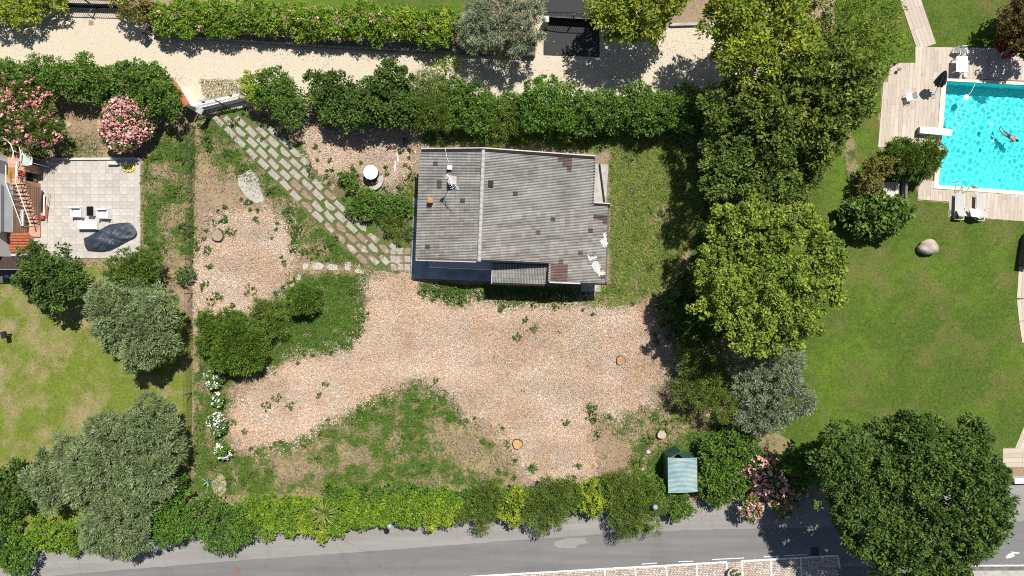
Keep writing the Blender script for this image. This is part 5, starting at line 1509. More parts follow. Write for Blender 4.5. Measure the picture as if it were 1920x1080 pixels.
for i in range(nyr):
    for k in range(8):
        q = (1.03 if i % 4 in (0, 3) else .93)*gq.uniform(.85, 1.12); fc.append((.21*q, .285*q, .285*q))  # corrugation shade painted into the rows, plus random tone
PALE, n_, l_, b_ = newmat('pale_green_corrugated')
at_ = n_.new('ShaderNodeAttribute'); at_.attribute_name = 'col'; tc = n_.new('ShaderNodeTexCoord'); no = n_.new('ShaderNodeTexNoise'); no.inputs['Scale'].default_value = 1.2; no.inputs['Detail'].default_value = 8
l_.new(tc.outputs['Object'], no.inputs['Vector']); rp = ramp(n_, [(.32, (.55, .80, .92)), (.48, (.92, .97, 1)), (.66, (1.15, 1.1, 1.05))]); l_.new(no.outputs['Fac'], rp.inputs['Fac'])
mx_ = n_.new('ShaderNodeMix'); mx_.data_type = 'RGBA'; mx_.blend_type = 'MULTIPLY'; mx_.inputs['Factor'].default_value = 1; l_.new(at_.outputs['Color'], mx_.inputs['A']); l_.new(rp.outputs['Color'], mx_.inputs['B']); l_.new(mx_.outputs['Result'], b_.inputs['Base Color']); b_.inputs['Roughness'].default_value = .6
o = npmesh('roof', np.array(v), np.array(f), PALE, t, np.array(fc)); so = o.modifiers.new('thick', 'SOLIDIFY'); so.thickness = .012; so.offset = -1
cx, cy = (x0+x1)/2-SO.x, (y0+y1)/2-SO.y; W_, D_ = (x1-x0)-.16, (y1-y0)-.22
for s in (-1, 1): MB().box((cx+s*W_/2, cy, z_/2-.03), (.03, D_, z_+.04)).build('wall', GRN, t)
MB().box((cx, cy-D_/2, z_/2-.03), (W_, .03, z_+.04)).build('wall', GRN, t)
MB().box((cx+W_*.27, cy+D_/2, z_/2-.03), (W_*.46, .03, z_+.04)).build('wall', GRN, t)
MB().box((cx, cy, .03), (W_, D_, .06)).build('floor', DCONC, t)
hx, hy = cx-W_/2, cy+D_/2; a = math.radians(28); Ld = W_*.54
dr = MB().box((hx+math.cos(a)*Ld/2, hy+math.sin(a)*Ld/2+.02, z_/2-.02), (Ld, .03, z_-.05), a).build('door', GRN, t)
for k in range(9):
    e = Ld*(k+.5)/9; MB().box((hx+math.cos(a)*e-.03*math.sin(a), hy+math.sin(a)*e+.02+.03*math.cos(a), z_/2-.02), (.03, .02, z_-.1), a).build('door_rib', GRN, dr)

# ------------------------------------------------------------------ round well with white lid
p = P(695, 323, .95); t = thing('garden_well', 'round brick well topped by a white disc lid', 'well', (p.x, p.y, 0))
MB().lathe((0, 0, .88), [(.50, 0), (.53, .02), (.53, .07), (.30, .12), (.05, .14)], 32).build('lid', plain('white_lid', (.76, .77, .73), .7, .05, 3), t)
MB().lathe((0, 0, 0), [(.46, 0), (.44, .3), (.42, .87)], 24).build('shaft', plain('dark_brick', (.07, .06, .055), .9, .3, 5), t)  # very dark mottled brick colour on the shaft
for k in range(9):
    a = -2.4+k*.27; MB().bbox((.66*math.cos(a), .66*math.sin(a), .09), (.26, .2, .22), .03, a+1.57).build('stone', BROWN if k % 3 else STONE, t)
c = P(697, 336); m_ = MB(); q = []
for k in range(13):
    a = -1.75+k*.17; q.append((c.x+.95*math.cos(a), c.y+.90*math.sin(a)))
for k in range(12, -1, -1):
    a = -1.75+k*.17; q.append((c.x+.62*math.cos(a), c.y+.60*math.sin(a)))
o = m_.prism(q, -.02, .34).build('curved_bench', CONC); tag(o, 'curved grey concrete bench around the white-topped well', 'bench')
# white posts, dead pipe
for (a, b, lab) in (((745,287),(747,305),'short white pole lying on the wood chips'), ((742,303),(740,322),'second white pole lying end to end on the chips')):
    A, B = P(*a), P(*b); A.z = B.z = .06; o = MB().tube([A, B], .05, 8).build('white_pole', WHITE); tag(o, lab, 'pole')
pts = [P(763,346,.05), P(757,340,.12), P(756,331,.2), P(760,336,.22), P(764,333,.18), P(766,324,.1)]
o = MB().tube(pts, [.06,.05,.05,.045,.04,.02], 7).build('dead_branch', plain('dry_wood', (.42, .34, .22), .9, .2, 8)); tag(o, 'bent dry branch lying by the left house wall', 'branch')
# dead brush heap
def brush(px, py, rpx, label, seed, n=60):
    r = random.Random(seed); p = P(px, py); m = MB()
    for k in range(n):
        a = r.uniform(0, 6.28); rr_ = r.uniform(0, rpx/PPM); x, y = rr_*math.cos(a), rr_*math.sin(a); b = r.uniform(0, 6.28); l = r.uniform(.2, .7); z = r.uniform(.02, .25)
        m.tube([(x, y, z), (x+l*.5*math.cos(b), y+l*.5*math.sin(b), z+r.uniform(-.02, .12)), (x+l*math.cos(b+.3), y+l*math.sin(b+.3), max(.01, z-.05))], [.012, .01, .006], 4)
    o = m.build('brush_heap', plain('dry_twigs', (.30, .25, .18), .9, .3, 9)); o.location = (p.x, p.y, 0); tag(o, label, 'brush heap', kind='stuff')
brush(755, 435, 16, 'heap of dry twigs beside the house', 3); brush(675, 402, 12, 'small pile of dead twigs by the path', 4, 40); brush(830, 262, 24, 'dry twigs behind the roof edge', 5, 50)
# stumps and stones
def stump(px, py, r_, h, label, seed, mat=WOOD):
    p = P(px, py, h); t = thing('tree_stump', label, 'tree stump', (p.x, p.y, 0)); r = random.Random(seed); n = 22
    e = [1+r.uniform(-.06, .06)+.07*math.sin(3*2*math.pi*k/n+seed) for k in range(n)]
    pt = lambda s, z: [(r_*s*e[k]*math.cos(2*math.pi*k/n), r_*s*e[k]*math.sin(2*math.pi*k/n), z) for k in range(n)]
    m = MB(); m.add(pt(1.25, -.02)+pt(1.02, h*.5)+pt(1.0, h), [(i*n+k, i*n+(k+1) % n, (i+1)*n+(k+1) % n, (i+1)*n+k) for i in range(2) for k in range(n)]); m.build('bark', BARK, t)
    m = MB(); m.add(pt(.93, h+.006)+pt(.93, h-.03), [tuple(range(n))]+[(k, n+k, n+(k+1) % n, (k+1) % n) for k in range(n)]); m.build('cut_face', mat, t)
stump(970, 833, .36, .22, 'orange-tan tree stump at the left of the lower wood chips', 1, plain('orange_cut_wood', (.55, .33, .13), .85, .25, 8))
stump(1164, 676, .33, .18, 'brown tree stump in the wood chips beneath the maple', 2, plain('brown_cut_wood', (.42, .26, .12), .85, .3, 8))
stump(1241, 815, .34, .30, 'pale grey tree stump above the green shed', 3, plain('pale_cut_wood', (.48, .41, .30), .85, .2, 8))
stump(407, 441, .46, .25, 'wide weathered tree stump beside the wood chips near the fence', 4, plain('grey_cut_wood', (.36, .27, .19), .9, .25, 7))
boulder('stone', 'small white stone touching the brown stump', 1171, 665, .16, .12, .12, plain('white_stone', (.52, .50, .46), .9, .1, 5), 5)
boulder('stone', 'white stone lying in weeds left of the shed', 1216, 848, .18, .2, .2, MATS['white_stone'], 6)
boulder('stone', 'pale stone against the hedge left of the shed', 1205, 880, .10, .12, .10, MATS['white_stone'], 7)
boulder('stone', 'small pale stone above the shed corner', 1300, 837, .12, .1, .1, MATS['white_stone'], 8)
boulder('stone', 'pinkish stone near the wide weathered stump', 396, 403, .16, .14, .12, plain('pink_stone', (.55, .38, .32), .9, .1, 5), 9)
p = P(127, 234, .05); o = MB().box((p.x, p.y, .04), (.5, .35, .05), .5).build('board', plain('tan_board', (.48, .36, .24), .9, .1, 5)); tag(o, 'tan board lying on soil between the pink oleanders', 'board')
for (x, y, lab) in ((1260,430,'broken pale stones scattered in the grass right of the house'),):
    pass
for i, (x, y) in enumerate([(1237,410), (1250,418), (1232,405), (1258,414)]):
    boulder('stone', ['largest flat stone in the grass right of the house', 'flat stone just below the largest one in the grass', 'small stone left of the largest one in the grass', 'small stone farthest right in the grass right of the house'][i], x, y, .3-.05*i, .2-.02*i, .12, plain('tan_stone', (.46, .37, .28), .9, .2, 5), 20+i)

# ------------------------------------------------------------------ street lamps, planter, drains
def globe(px, py, label, h=3.2):
    p = P(px, py, h); t = thing('street_lamp', label, 'street lamp', (p.x, p.y, 0))
    MB().tube([(0, 0, -.05), (0, 0, h-.25)], [.07, .05], 10).build('pole', GREYM, t)
    import bmesh
    bm = bmesh.new(); bmesh.ops.create_uvsphere(bm, u_segments=20, v_segments=14, radius=.20)
    me = bpy.data.meshes.new('globe'); bm.to_mesh(me); bm.free(); me.materials.append(plain('pale_blue_globe', (.30, .37, .42), .35, .05, 4))
    for q in me.polygons: q.use_smooth = True
    g_ = bpy.data.objects.new('globe', me); link(g_, t); g_.location = (0, 0, h-.1)
    MB().lathe((0, 0, h-.34), [(.06, 0), (.11, .04), (.10, .08)], 12).build('collar', GREYM, t)
globe(730, 988, 'globe street lamp at the edge of the yellow-green hedge'); globe(1229, 952, 'globe street lamp among bushes below the shed')
p = P(1378, 1078, .5); t = thing('planter', 'round concrete planter between the parking bays', 'planter', (p.x, p.y, .02))
MB().lathe((0, 0, 0), [(.40, 0), (.52, .45), (.55, .50), (.47, .50), (.44, .42)], 28).build('bowl', plain('pale_concrete', (.52, .50, .42), .9, .12, 4), t)
v, f, c_ = leafcloud([(0, 0, .46, .36, .36, .12)], .12, .07, 260, .08, 8, [(.12,.12,.03), (.09,.11,.03), (.16,.14,.05)], seed=3, low=0)
npmesh('plants', v, f, LEAF, t, c_)
def cover(px, py, w_, label, mat, round_=False, z=.012):
    p = P(px, py); m = MB()
    if round_: m.lathe((p.x, p.y, z-.01), [(w_/2, 0), (w_/2, .018), (w_/2-.03, .02)], 24)
    else: m.bbox((p.x, p.y, z), (w_, w_, .02), .006)
    o = m.build('manhole_cover', mat); tag(o, label, 'manhole cover')
cover(160, 30, .38, 'pale square drain cover nearest the lane gate', CONC); cover(171, 43, .36, 'brownish square drain cover on the gravel lane', plain('rusty_cover', (.28, .20, .15), .7, .15, 6))
cover(445, 1069, .55, 'round reddish manhole cover in the street', plain('rust_red', (.22, .13, .12), .7, .25, 6), True, .020)
cover(32, 600, .26, 'small round grey cover in the sunburnt lawn', GREYM, True, .016)
cover(1528, 1034, .6, 'square street drain in the shade of the corner tree', BLACK, False, .022)
# garden post at the left edge
p = P(8, 628, .8); t = thing('garden_lantern', 'black garden lantern post on the sunburnt lawn', 'lamp', (p.x, p.y, 0))
MB().tube([(0, 0, 0), (0, 0, .75)], .05, 8).build('post', BLACK, t); MB().box((0, 0, .85), (.30, .5, .22), .2).build('lamp_head', BLACK, t)

# ------------------------------------------------------------------ lane side: kerbs, gates, wall
q = []
for k in range(13):
    a = math.radians(-100+k*10.5); q.append((42+78*math.cos(a), -4-52*math.sin(a)))
out_, in_ = [], []
ins = [(50+66*math.cos(math.radians(-100+k*10.5))-8, -4-43*math.sin(math.radians(-100+k*10.5))) for k in range(13)]
q = [(-60, 52)]+q; ins = [(-60, 43)]+ins
w = [P(*a) for a in q]+[P(*a) for a in reversed(ins)]
o = MB().prism([(a.x, a.y) for a in w], -.03, .45).build('curved_kerb', CONC); tag(o, 'curved concrete kerb wall at the lane corner', 'wall')
wl_ = [(292,63),(450,74),(600,84),(800,94),(1003,103)]
t = thing('lane_wall', 'low dark stone wall under the flowering lane hedge', 'wall', P(650, 88)); LO = P(650, 88)
for i, ((ax, ay), (bx, by)) in enumerate(zip(wl_[:-1], wl_[1:])):
    a, b = P(ax, ay)-LO, P(bx, by)-LO; d = b-a; c = (a+b)/2
    n = max(1, int(d.length/1.2))
    for k in range(n):
        cc = a+d*((k+.5)/n); MB().box((cc.x, cc.y, .25), (d.length/n-.02, .45, .56+.02*((k*7+i) % 3)), math.atan2(d.y, d.x)).build('wall_block', DCONC, t)
def metal_gate(label, a, b, h, arch, name='driveway_gate'):
    A, B = P(*a), P(*b); d = B-A; c = (A+B)/2; L = d.length
    t = thing(name, label, 'gate', (c.x, c.y, 0), math.atan2(d.y, d.x))
    n = int(L/.16)
    tp = lambda u: h+arch*(1-(2*u-1)**2)
    MB().tube([(-L/2+L*k/16, 0, tp(k/16)) for k in range(17)], .035, 6).build('top_rail', BLACK, t)
    for z in (.12, .75): MB().box((0, 0, z), (L, .05, .06)).build('rail', BLACK, t)
    for k in range(n+1): MB().box((-L/2+L*k/n, 0, tp(k/n)/2), (.022, .022, tp(k/n)-.05)).build('bar', BLACK, t)
    for s in (-.5, .0, .5): MB().box((s*L, -.02, h*.52), (.09, .07, h*1.04)).build('stile', BLACK, t)
    MB().box((0, .03, .45), (L-.1, .015, .75)).build('kick_panel', BLACK, t)
metal_gate('dark arched metal gate across the asphalt driveway', (1021,38), (1126,44), 1.5, .35)
metal_gate('dark metal gate at the lane corner by the curved kerb', (126,14), (240,17), 1.6, .0)
for (a, b, lab) in (((171,18), (165,26), 'left pale prop bar leaning at the lane corner gate'), ((222,18), (216,28), 'right pale prop bar leaning at the lane corner gate')):
    A, B = P(*a, .9), P(*b, .1); o = MB().tube([A, B], .03, 6).build('prop_bar', LFLASH); tag(o, lab, 'bar')
p = P(1024, 36, 1.6); t = thing('gate_post', 'pale grey post holding the arched driveway gate', 'post', (p.x, p.y, 0))
MB().box((0, 0, .8), (.32, .36, 1.6)).build('shaft', CONC, t); MB().bbox((0, 0, 1.64), (.42, .46, .08), .02).build('cap', LFLASH, t)
p = P(268, 65, 1.0); t = thing('waste_bin', 'small black box on a post at the lane edge', 'bin', (p.x, p.y, 0), .7)
MB().tube([(0, 0, 0), (0, 0, .6)], .04, 6).build('post', BLACK, t); MB().bbox((0, 0, .75), (.36, .36, .45), .03).build('box', BLACK, t)
MB().lathe((0, 0, 0), [(.22, 0), (.22, .05), (.05, .07)], 14).build('foot', CONC, t)
p = P(1132, 45, 0)
wallpx('lane_kerb', 'pale stone kerb under the trees at the lane end', (1255,48), (1330,46), .2, .25, CONC)

# ---- upper edge of the picture
plant('shrub', 'yellow-green shrub behind the curved kerb in the far corner by the lane', 'shrub', 'yellow', [(40,8,62),(90,-10,40)], 2.6, .8, 1, 5)
plant('hedge', 'long bright green flowering hedge with pink blooms above the gravel lane', 'hedge', 'bright',
      hedgeblobs([(300,32),(600,42),(850,52)], 36, 23, 2, .1), 2.3, .9, 2, 3, flowers=('blossoms', PALEPINK, 1.6, .13), leafpart='foliage', dens=.66)
plant('shrub', 'olive-yellow bush at the near end of the flowering lane hedge', 'shrub', 'gold', [(262,14,36),(245,0,28)], 2.6, .8, 3, 4)
plant('shrub', 'yellow bush in the flowering hedge beside the grey olive tree', 'shrub', 'yellow', [(838,45,26),(820,62,20),(760,38,20)], 2.5, .8, 4, 4, dens=.8)
plant('olive_tree', 'silvery grey olive tree overhanging the lane beside the dark driveway', 'tree', 'silver', [(935,42,72),(965,60,48),(905,60,40)], 4.6, .8, 5, 7)
plant('broadleaf_tree', 'green and yellow tree just right of the dark driveway gate', 'tree', 'acacia', [(1185,20,76),(1235,5,56),(1150,10,45)], 6.0, .8, 6, 7, flowers=None)
plant('locust_tree', 'tall yellow-leaved tree overhanging the lane end', 'tree', 'acacia', [(1425,45,92),(1375,20,60),(1470,95,60),(1400,100,55)], 8.5, .75, 7, 7)
plant('feathery_tree', 'feathery green tree between the yellow tree and pool path', 'tree', 'feather', [(1575,60,90),(1630,90,55),(1555,10,80),(1640,30,45)], 6.5, .8, 8, 9, dens=.5)
plant('magnolia_tree', 'large dark glossy-leaved tree left of the pool terrace', 'tree', 'magnolia', [(1510,185,112),(1560,150,75),(1440,235,85),(1590,190,45),(1520,250,70)], 8.0, .8, 9, 7)
plant('broadleaf_tree', 'deep green shady tree standing at the corner of the long mixed hedge', 'tree', 'mid', [(1400,290,88),(1370,215,62),(1420,350,75),(1350,330,45)], 7.0, .8, 10, 7, dens=.85)
plant('broadleaf_tree', 'dark tree below the glossy magnolia with ragged edge on the lawn', 'tree', 'mid', [(1475,330,70),(1500,280,55),(1470,380,50)], 6.0, .8, 11, 6, dens=.85)
plant('maple_tree', 'big pale yellow-green maple with loose crown right of the house', 'tree', 'maple', [(1432,505,95),(1392,432,66),(1492,452,66),(1522,525,58),(1446,588,74),(1356,545,62),(1396,618,44),(1480,605,46),(1555,480,30),(1340,490,40)], 8.5, .7, 12, 8)
plant('shrub', 'dark shrub in shade at the left foot of the big maple', 'shrub', 'dark', [(1265,580,42),(1300,610,40),(1290,540,36)], 2.4, .8, 13, 5, dens=.8)
plant('shrub', 'tangled green shrub between wood chips and grey olive', 'shrub', 'twiggy', [(1330,700,52),(1300,735,36),(1350,755,42),(1310,680,40)], 3.0, .8, 14, 5)
plant('olive_tree', 'grey-green olive tree on the lawn edge under the big maple', 'tree', 'silver', [(1450,715,62),(1430,770,48),(1480,745,42),(1400,690,40)], 4.2, .8, 15, 7)
plant('shrub', 'wild green shrub filling the corner beside the green shed', 'shrub', 'hedge', [(1350,850,48),(1385,830,40),(1345,895,42),(1375,905,30)], 2.2, .8, 16, 5)
plant('shrub', 'dark green bush right of the pink street oleander', 'shrub', 'laurel', [(1500,880,40),(1535,870,34),(1470,870,28)], 2.2, .8, 17, 5)
plant('oleander', 'pale pink flowering oleander leaning over the street', 'shrub', 'oleander', [(1440,905,44),(1425,880,32),(1465,930,30),(1408,955,18)], 2.4, .8, 18, 5, flowers=('blossoms', PALEPINK, 85, .16))
plant('hornbeam_tree', 'huge dark green tree shading the street at the corner', 'tree', 'dark', [(1712,922,139),(1631,884,97),(1631,960,93),(1707,855,97),(1783,874,88),(1792,960,93),(1745,1007,93),(1678,1017,83),(1811,903,69),(1574,855,55)], 9.5, .75, 19, 6, dens=.85)
# ---- street hedge, left to right
plant('hedge', 'clipped bright green hedge along the street in the lower left corner', 'hedge', 'bright', hedgeblobs([(75,1005),(165,992)], 36, 26, 3), 1.9, .9, 20, 4, leafpart='foliage')
plant('laurel_bush', 'dark leaved bush at the far left end of the street hedge', 'shrub', 'laurel', [(15,1015,52),(35,1045,34),(-20,1000,40)], 2.6, .8, 21, 5)
plant('laurel_bush', 'glossy green bush between the big olive and wire fence', 'shrub', 'laurel', [(305,955,58),(325,985,42),(320,920,36)], 3.0, .8, 22, 6)
plant('laurel_bush', 'deep green leafy bush where the wire fence meets the street', 'shrub', 'hedge', [(420,985,48),(385,960,36),(455,975,34)], 2.6, .8, 23, 6)
plant('hedge', 'yellow-green street hedge between leafy bush and spiky palm', 'hedge', 'bright', hedgeblobs([(460,966),(590,956)], 35, 17, 4, .1), 2.0, .9, 24, 3, leafpart='foliage', dens=.72)
plant('shrub', 'golden yellow patch of hedge overhanging the street below the palm', 'shrub', 'yellow', [(598,990,26),(575,978,22)], 2.0, .8, 25, 4)
plant('hedge', 'bright street hedge around the lamp left of the dark bushes', 'hedge', 'bright', hedgeblobs([(635,956),(845,950)], 35, 17, 5, .1), 2.1, .9, 26, 3, leafpart='foliage', dens=.72)
plant('shrub', 'yellow shrub in the street hedge left of the first dark bush', 'shrub', 'yellow', [(835,958,28),(812,965,22)], 2.2, .8, 27, 4)
plant('cypress_bush', 'first dark feathery bush of the street hedge from the left', 'shrub', 'twiggy', [(905,950,40),(915,930,30)], 2.5, .8, 28, 5)
plant('shrub', 'yellow shrub between the first two dark street bushes', 'shrub', 'yellow', [(968,940,28),(962,965,22)], 2.2, .8, 29, 4)
plant('cypress_bush', 'second dark feathery bush of the street hedge from the left', 'shrub', 'twiggy', [(1028,943,44),(1012,966,32),(1050,925,32)], 2.7, .8, 30, 5)
plant('shrub', 'yellow shrub between the second and third dark street bushes', 'shrub', 'yellow', [(1112,940,30),(1105,915,24)], 2.4, .8, 31, 4)
plant('cypress_bush', 'largest dark feathery bush of the street hedge left of the shed', 'shrub', 'twiggy', [(1180,938,52),(1160,910,40),(1200,962,38),(1175,980,24)], 2.9, .8, 32, 6)
plant('shrub', 'light green shrub at the street corner below the green shed', 'shrub', 'hedge', [(1255,945,34),(1230,915,26),(1280,950,22),(1340,925,26)], 1.7, .8, 33, 4)
plant('hedge', 'low dark green hedge base running behind the street bushes', 'hedge', 'hedge', hedgeblobs([(620,938),(900,940),(1215,930)], 30, 22, 12, .12), 1.6, .9, 90, 3, leafpart='foliage', dens=.8)
# ---- left garden
plant('olive_tree', 'largest grey olive tree at the lower left beside the fence', 'tree', 'olive', [(245,845,92),(285,800,55),(200,860,55),(290,880,52),(215,810,45)], 5.0, .75, 34, 7)
plant('olive_tree', 'low olive tree overhanging the street below the largest olive', 'tree', 'olive', [(225,960,72),(260,930,48),(195,1000,45),(245,1000,42)], 4.4, .8, 35, 7)
plant('olive_tree', 'slim olive tree left of the largest olive', 'tree', 'olive', [(115,885,54),(140,845,36),(100,920,36),(155,910,36)], 4.2, .85, 36, 6)
plant('shrub', 'dark green bush at the left picture edge beside the olives', 'shrub', 'dark', [(22,908,46),(-5,930,40),(45,930,25)], 3.0, .8, 37, 5)
plant('laurel_tree', 'round dark green tree beside the neighbour house corner', 'tree', 'dark', [(98,518,60),(75,505,36),(125,530,38)], 4.4, .85, 38, 6, dens=1.1)
plant('olive_tree', 'rounded olive tree below the tiled white terrace', 'tree', 'olive', [(255,600,78),(215,570,48),(290,635,52),(265,650,48),(300,580,40)], 4.6, .8, 39, 7)
plant('shrub', 'feathery green bush between the terrace and rounded olive', 'shrub', 'conifer', [(255,505,40),(285,500,26),(220,512,26)], 2.6, .8, 40, 5)
plant('ball_shrub', 'small clipped ball shrub beside the wire fence', 'shrub', 'ball', [(348,516,18.5)], 1.2, 1.0, 41, 0)
plant('juniper_bush', 'wide spiky green conifer bush right of the wire fence', 'shrub', 'conifer', [(437,640,64),(410,620,40),(465,655,42)], 2.6, .85, 42, 6, dens=1.15)
plant('shrub', 'loose dark shrub between the spiky conifer and round bush', 'shrub', 'twiggy', [(512,600,30),(530,578,20),(495,580,20)], 1.8, .8, 43, 4)
plant('round_bush', 'round yellow-green bush standing on the dark grass patch', 'shrub', 'conifer', [(575,560,37)], 2.0, .9, 44, 5, dens=1.2)
plant('hedge', 'tall green hedge between the lane and pink oleanders', 'hedge', 'hedge', hedgeblobs([(-10,150),(150,152),(290,160)], 40, 25, 6, .12), 2.8, .9, 45, 3, leafpart='foliage', dens=.75)
plant('shrub', 'light green bush at the hedge end beside the tile-capped wall', 'shrub', 'hedge', [(300,180,40),(285,150,32),(322,200,24)], 2.8, .8, 46, 5)
plant('oleander', 'large loose pink oleander behind the neighbour house', 'shrub', 'oleander', [(45,210,62),(20,250,48),(75,245,44),(55,180,42)], 3.2, .8, 47, 6, flowers=('blossoms', PINK, 42, .15))
plant('oleander', 'rounded bush covered in pink blossom above the white terrace', 'shrub', 'oleander', [(240,236,50),(255,215,32),(225,250,32)], 2.6, .85, 48, 5, flowers=('blossoms', PALEPINK+PINK[:1], 130, .15))
# ---- hedge between lane and house, left to right
plant('shrub', 'yellow-green bush at the right end of the white gate', 'shrub', 'yellow', [(480,178,26),(470,155,18)], 2.2, .8, 49, 4)
plant('shrub', 'dark green bush over the paving beside the white gate', 'shrub', 'hedge', [(520,180,42),(545,205,34),(510,155,30)], 2.6, .8, 50, 5)
plant('shrub', 'first twiggy bush of the hedge right of the yucca', 'shrub', 'dark', [(640,190,46),(615,172,36),(665,205,38)], 2.6, .8, 51, 5, dens=1.05)
plant('shrub', 'tallest bush of the mixed hedge above the round white-topped well', 'shrub', 'dark', [(722,185,52),(740,150,36),(700,210,38),(750,205,36)], 3.2, .8, 52, 6)
plant('shrub', 'twiggy bush of the mixed hedge above the left roof corner', 'shrub', 'twiggy', [(800,188,48),(830,212,38),(775,210,38)], 2.8, .8, 53, 5)
plant('shrub', 'wispy pale seedling overhanging the gravel lane edge', 'shrub', 'feather', [(832,132,20),(845,120,14)], 1.8, .8, 54, 3, dens=.6)
plant('shrub', 'dark bush of the mixed hedge above the roof ridge', 'shrub', 'hedge', [(878,206,48),(905,228,38),(855,195,36)], 2.6, .8, 55, 5)
plant('shrub', 'low tangled bush filling the gap in the mixed hedge', 'shrub', 'twiggy', [(940,215,40),(930,245,34),(965,225,30)], 2.2, .8, 56, 5)
plant('shrub', 'bushy bright green maple shrub at the hedge gap', 'shrub', 'laurel', [(1020,190,46),(1005,215,38),(1045,215,38)], 3.4, .8, 57, 6)
plant('hedge', 'dense green hedge running from maple shrub to the shady tree', 'hedge', 'hedge', hedgeblobs([(1060,212),(1200,212),(1330,212)], 45, 22, 7, .1), 2.8, .9, 58, 3, leafpart='foliage', dens=.72)
plant('hedge', 'undergrowth of the mixed hedge between yucca and maple shrub', 'hedge', 'hedge', hedgeblobs([(610,195),(780,200),(985,215)], 34, 28, 13), 2.0, .9, 91, 4, leafpart='foliage', dens=.85)
# ---- by the house
plant('weed_bush', 'low green bush in front of the round white-topped well', 'shrub', 'weed', [(690,382,30),(715,388,24),(745,390,26),(668,390,20)], .9, .6, 59, 4)
plant('weed_bush', 'small dark bush left of the round white-topped well', 'shrub', 'weed', [(656,336,18),(660,350,14)], 0.9, .7, 60, 3)
plant('weed_bush', 'straggly weeds along the left wall of the house', 'shrub', 'twiggy', [(735,420,22),(755,435,18),(765,390,14),(720,400,20)], 0.7, .5, 61, 3, trunk=False, leafpart='foliage')
# ---- pool side
plant('oleander', 'dark rounded bush with a few pink flowers at the pool corner', 'shrub', 'conifer', [(1726,298,44),(1688,288,32),(1700,305,36),(1672,285,20)], 2.4, .85, 62, 5, flowers=('blossoms', PINK, 2, .15))
plant('shrub', 'golden green upright bush beside the concrete pad', 'shrub', 'gold', [(1638,320,26),(1632,345,22),(1655,310,18)], 2.4, .9, 63, 4)
plant('fig_bush', 'large-leaved bush on the lawn below the concrete pad', 'shrub', 'big', [(1640,405,48),(1610,400,34),(1670,405,36)], 2.4, .8, 64, 5)
plant('copper_tree', 'rounded brown-leaved tree at the right edge above the pool', 'tree', 'copper', [(1905,50,48),(1925,80,40),(1930,20,45)], 3.6, .85, 65, 5)
plant('red_shrub', 'small dark red shrub at the foot of the brown tree', 'shrub', 'red', [(1887,93,19),(1878,80,12)], 1.2, .9, 66, 3)
# ---- white hydrangeas by the fence
for i, (x, y, r_, lab) in enumerate([(402,712,21,'topmost white hydrangea below the spiky conifer'), (409,748,14,'smallest sparse white hydrangea, second from the top'),
        (411,797,24,'widest white hydrangea, third from the top'), (418,845,18,'lowest white hydrangea beside the wood chips')]):
    plant('hydrangea', lab, 'flower bush', 'weed', [(x, y, r_*.8), (x+4, y+5, r_*.6), (x-4, y-3, r_*.6)], 0.9, .7, 70+i, 3, trunk=True, dens=1.1,
          flowers=('blossoms', WHITEF, 42, .13))

# spiky rosettes
def rosette(name, label, cat, px, py, h, n, L, W, cols, seed, droop=.5):
    r = random.Random(seed); c = P(px, py, h)
    t = thing(name, label, cat, (c.x, c.y, 0))
    MB().tube([(0, 0, -.05), (.02, 0, h*.5), (0, .02, h)], [.09, .08, .06], 8).build('trunk', BARK, t)
    mats = [plain('frond_%d_%d' % (seed, i), cc, .6, .2, 5) for i, cc in enumerate(cols)]
    for i in range(n):
        a = 2*math.pi*i/n*2.4+r.uniform(-.2, .2); el = r.uniform(-.1, 1.1); l = L*r.uniform(.75, 1.1)
        pts = []
        d = Vector((math.cos(a)*math.cos(el), math.sin(a)*math.cos(el), math.sin(el)))
        s_ = Vector((-math.sin(a), math.cos(a), 0))
        m = MB(); vs = []
        for k in range(5):
            tt = k/4; p = Vector((0, 0, h))+d*l*tt; p.z -= droop*l*tt*tt*.6
            w = W*(0.5+1.2*tt if tt < .4 else 1.0*(1-tt)/.6+.02)
            vs += [p-s_*w/2+Vector((0, 0, w*.2)), p, p+s_*w/2+Vector((0, 0, w*.2))]
        fs = []
        for k in range(4):
            b = k*3; fs += [(b, b+1, b+4, b+3), (b+1, b+2, b+5, b+4)]
        m.add(vs, fs).build('leaf', mats[i % len(mats)], t)
    return t
YC = [(.16,.21,.03), (.22,.25,.04), (.12,.17,.025)]
rosette('yucca', 'bright spiky yucca rosette in the mixed hedge above the paving', 'yucca', 590, 186, 1.9, 34, 1.0, .10, YC, 81)
rosette('yucca', 'lower spiky yucca rosette nearer the paved path', 'yucca', 562, 205, 1.5, 32, 1.0, .10, YC, 82)
rosette('palm', 'spiky fan palm growing out of the street hedge', 'palm', 607, 962, 2.3, 40, 1.35, .12, YC, 83)
AG = [(.22,.28,.20), (.27,.32,.24)]
rosette('agave', 'grey-green agave near the lower fence corner', 'agave', 389, 903, 0.25, 12, .55, .10, AG, 84, .2)
rosette('agave', 'second grey-green agave beside the street hedge', 'agave', 386, 930, 0.25, 12, .6, .11, AG, 85, .2)
GC = [(.05,.12,.014), (.08,.15,.02)]
rosette('strappy_plant', 'dark green strappy plant left of the lower tree stump', 'plant', 935, 885, .15, 22, .45, .05, GC, 86)
rosette('strappy_plant', 'dark green strappy plant at the lower edge of the wood chips', 'plant', 998, 878, .2, 26, .6, .07, GC, 87)

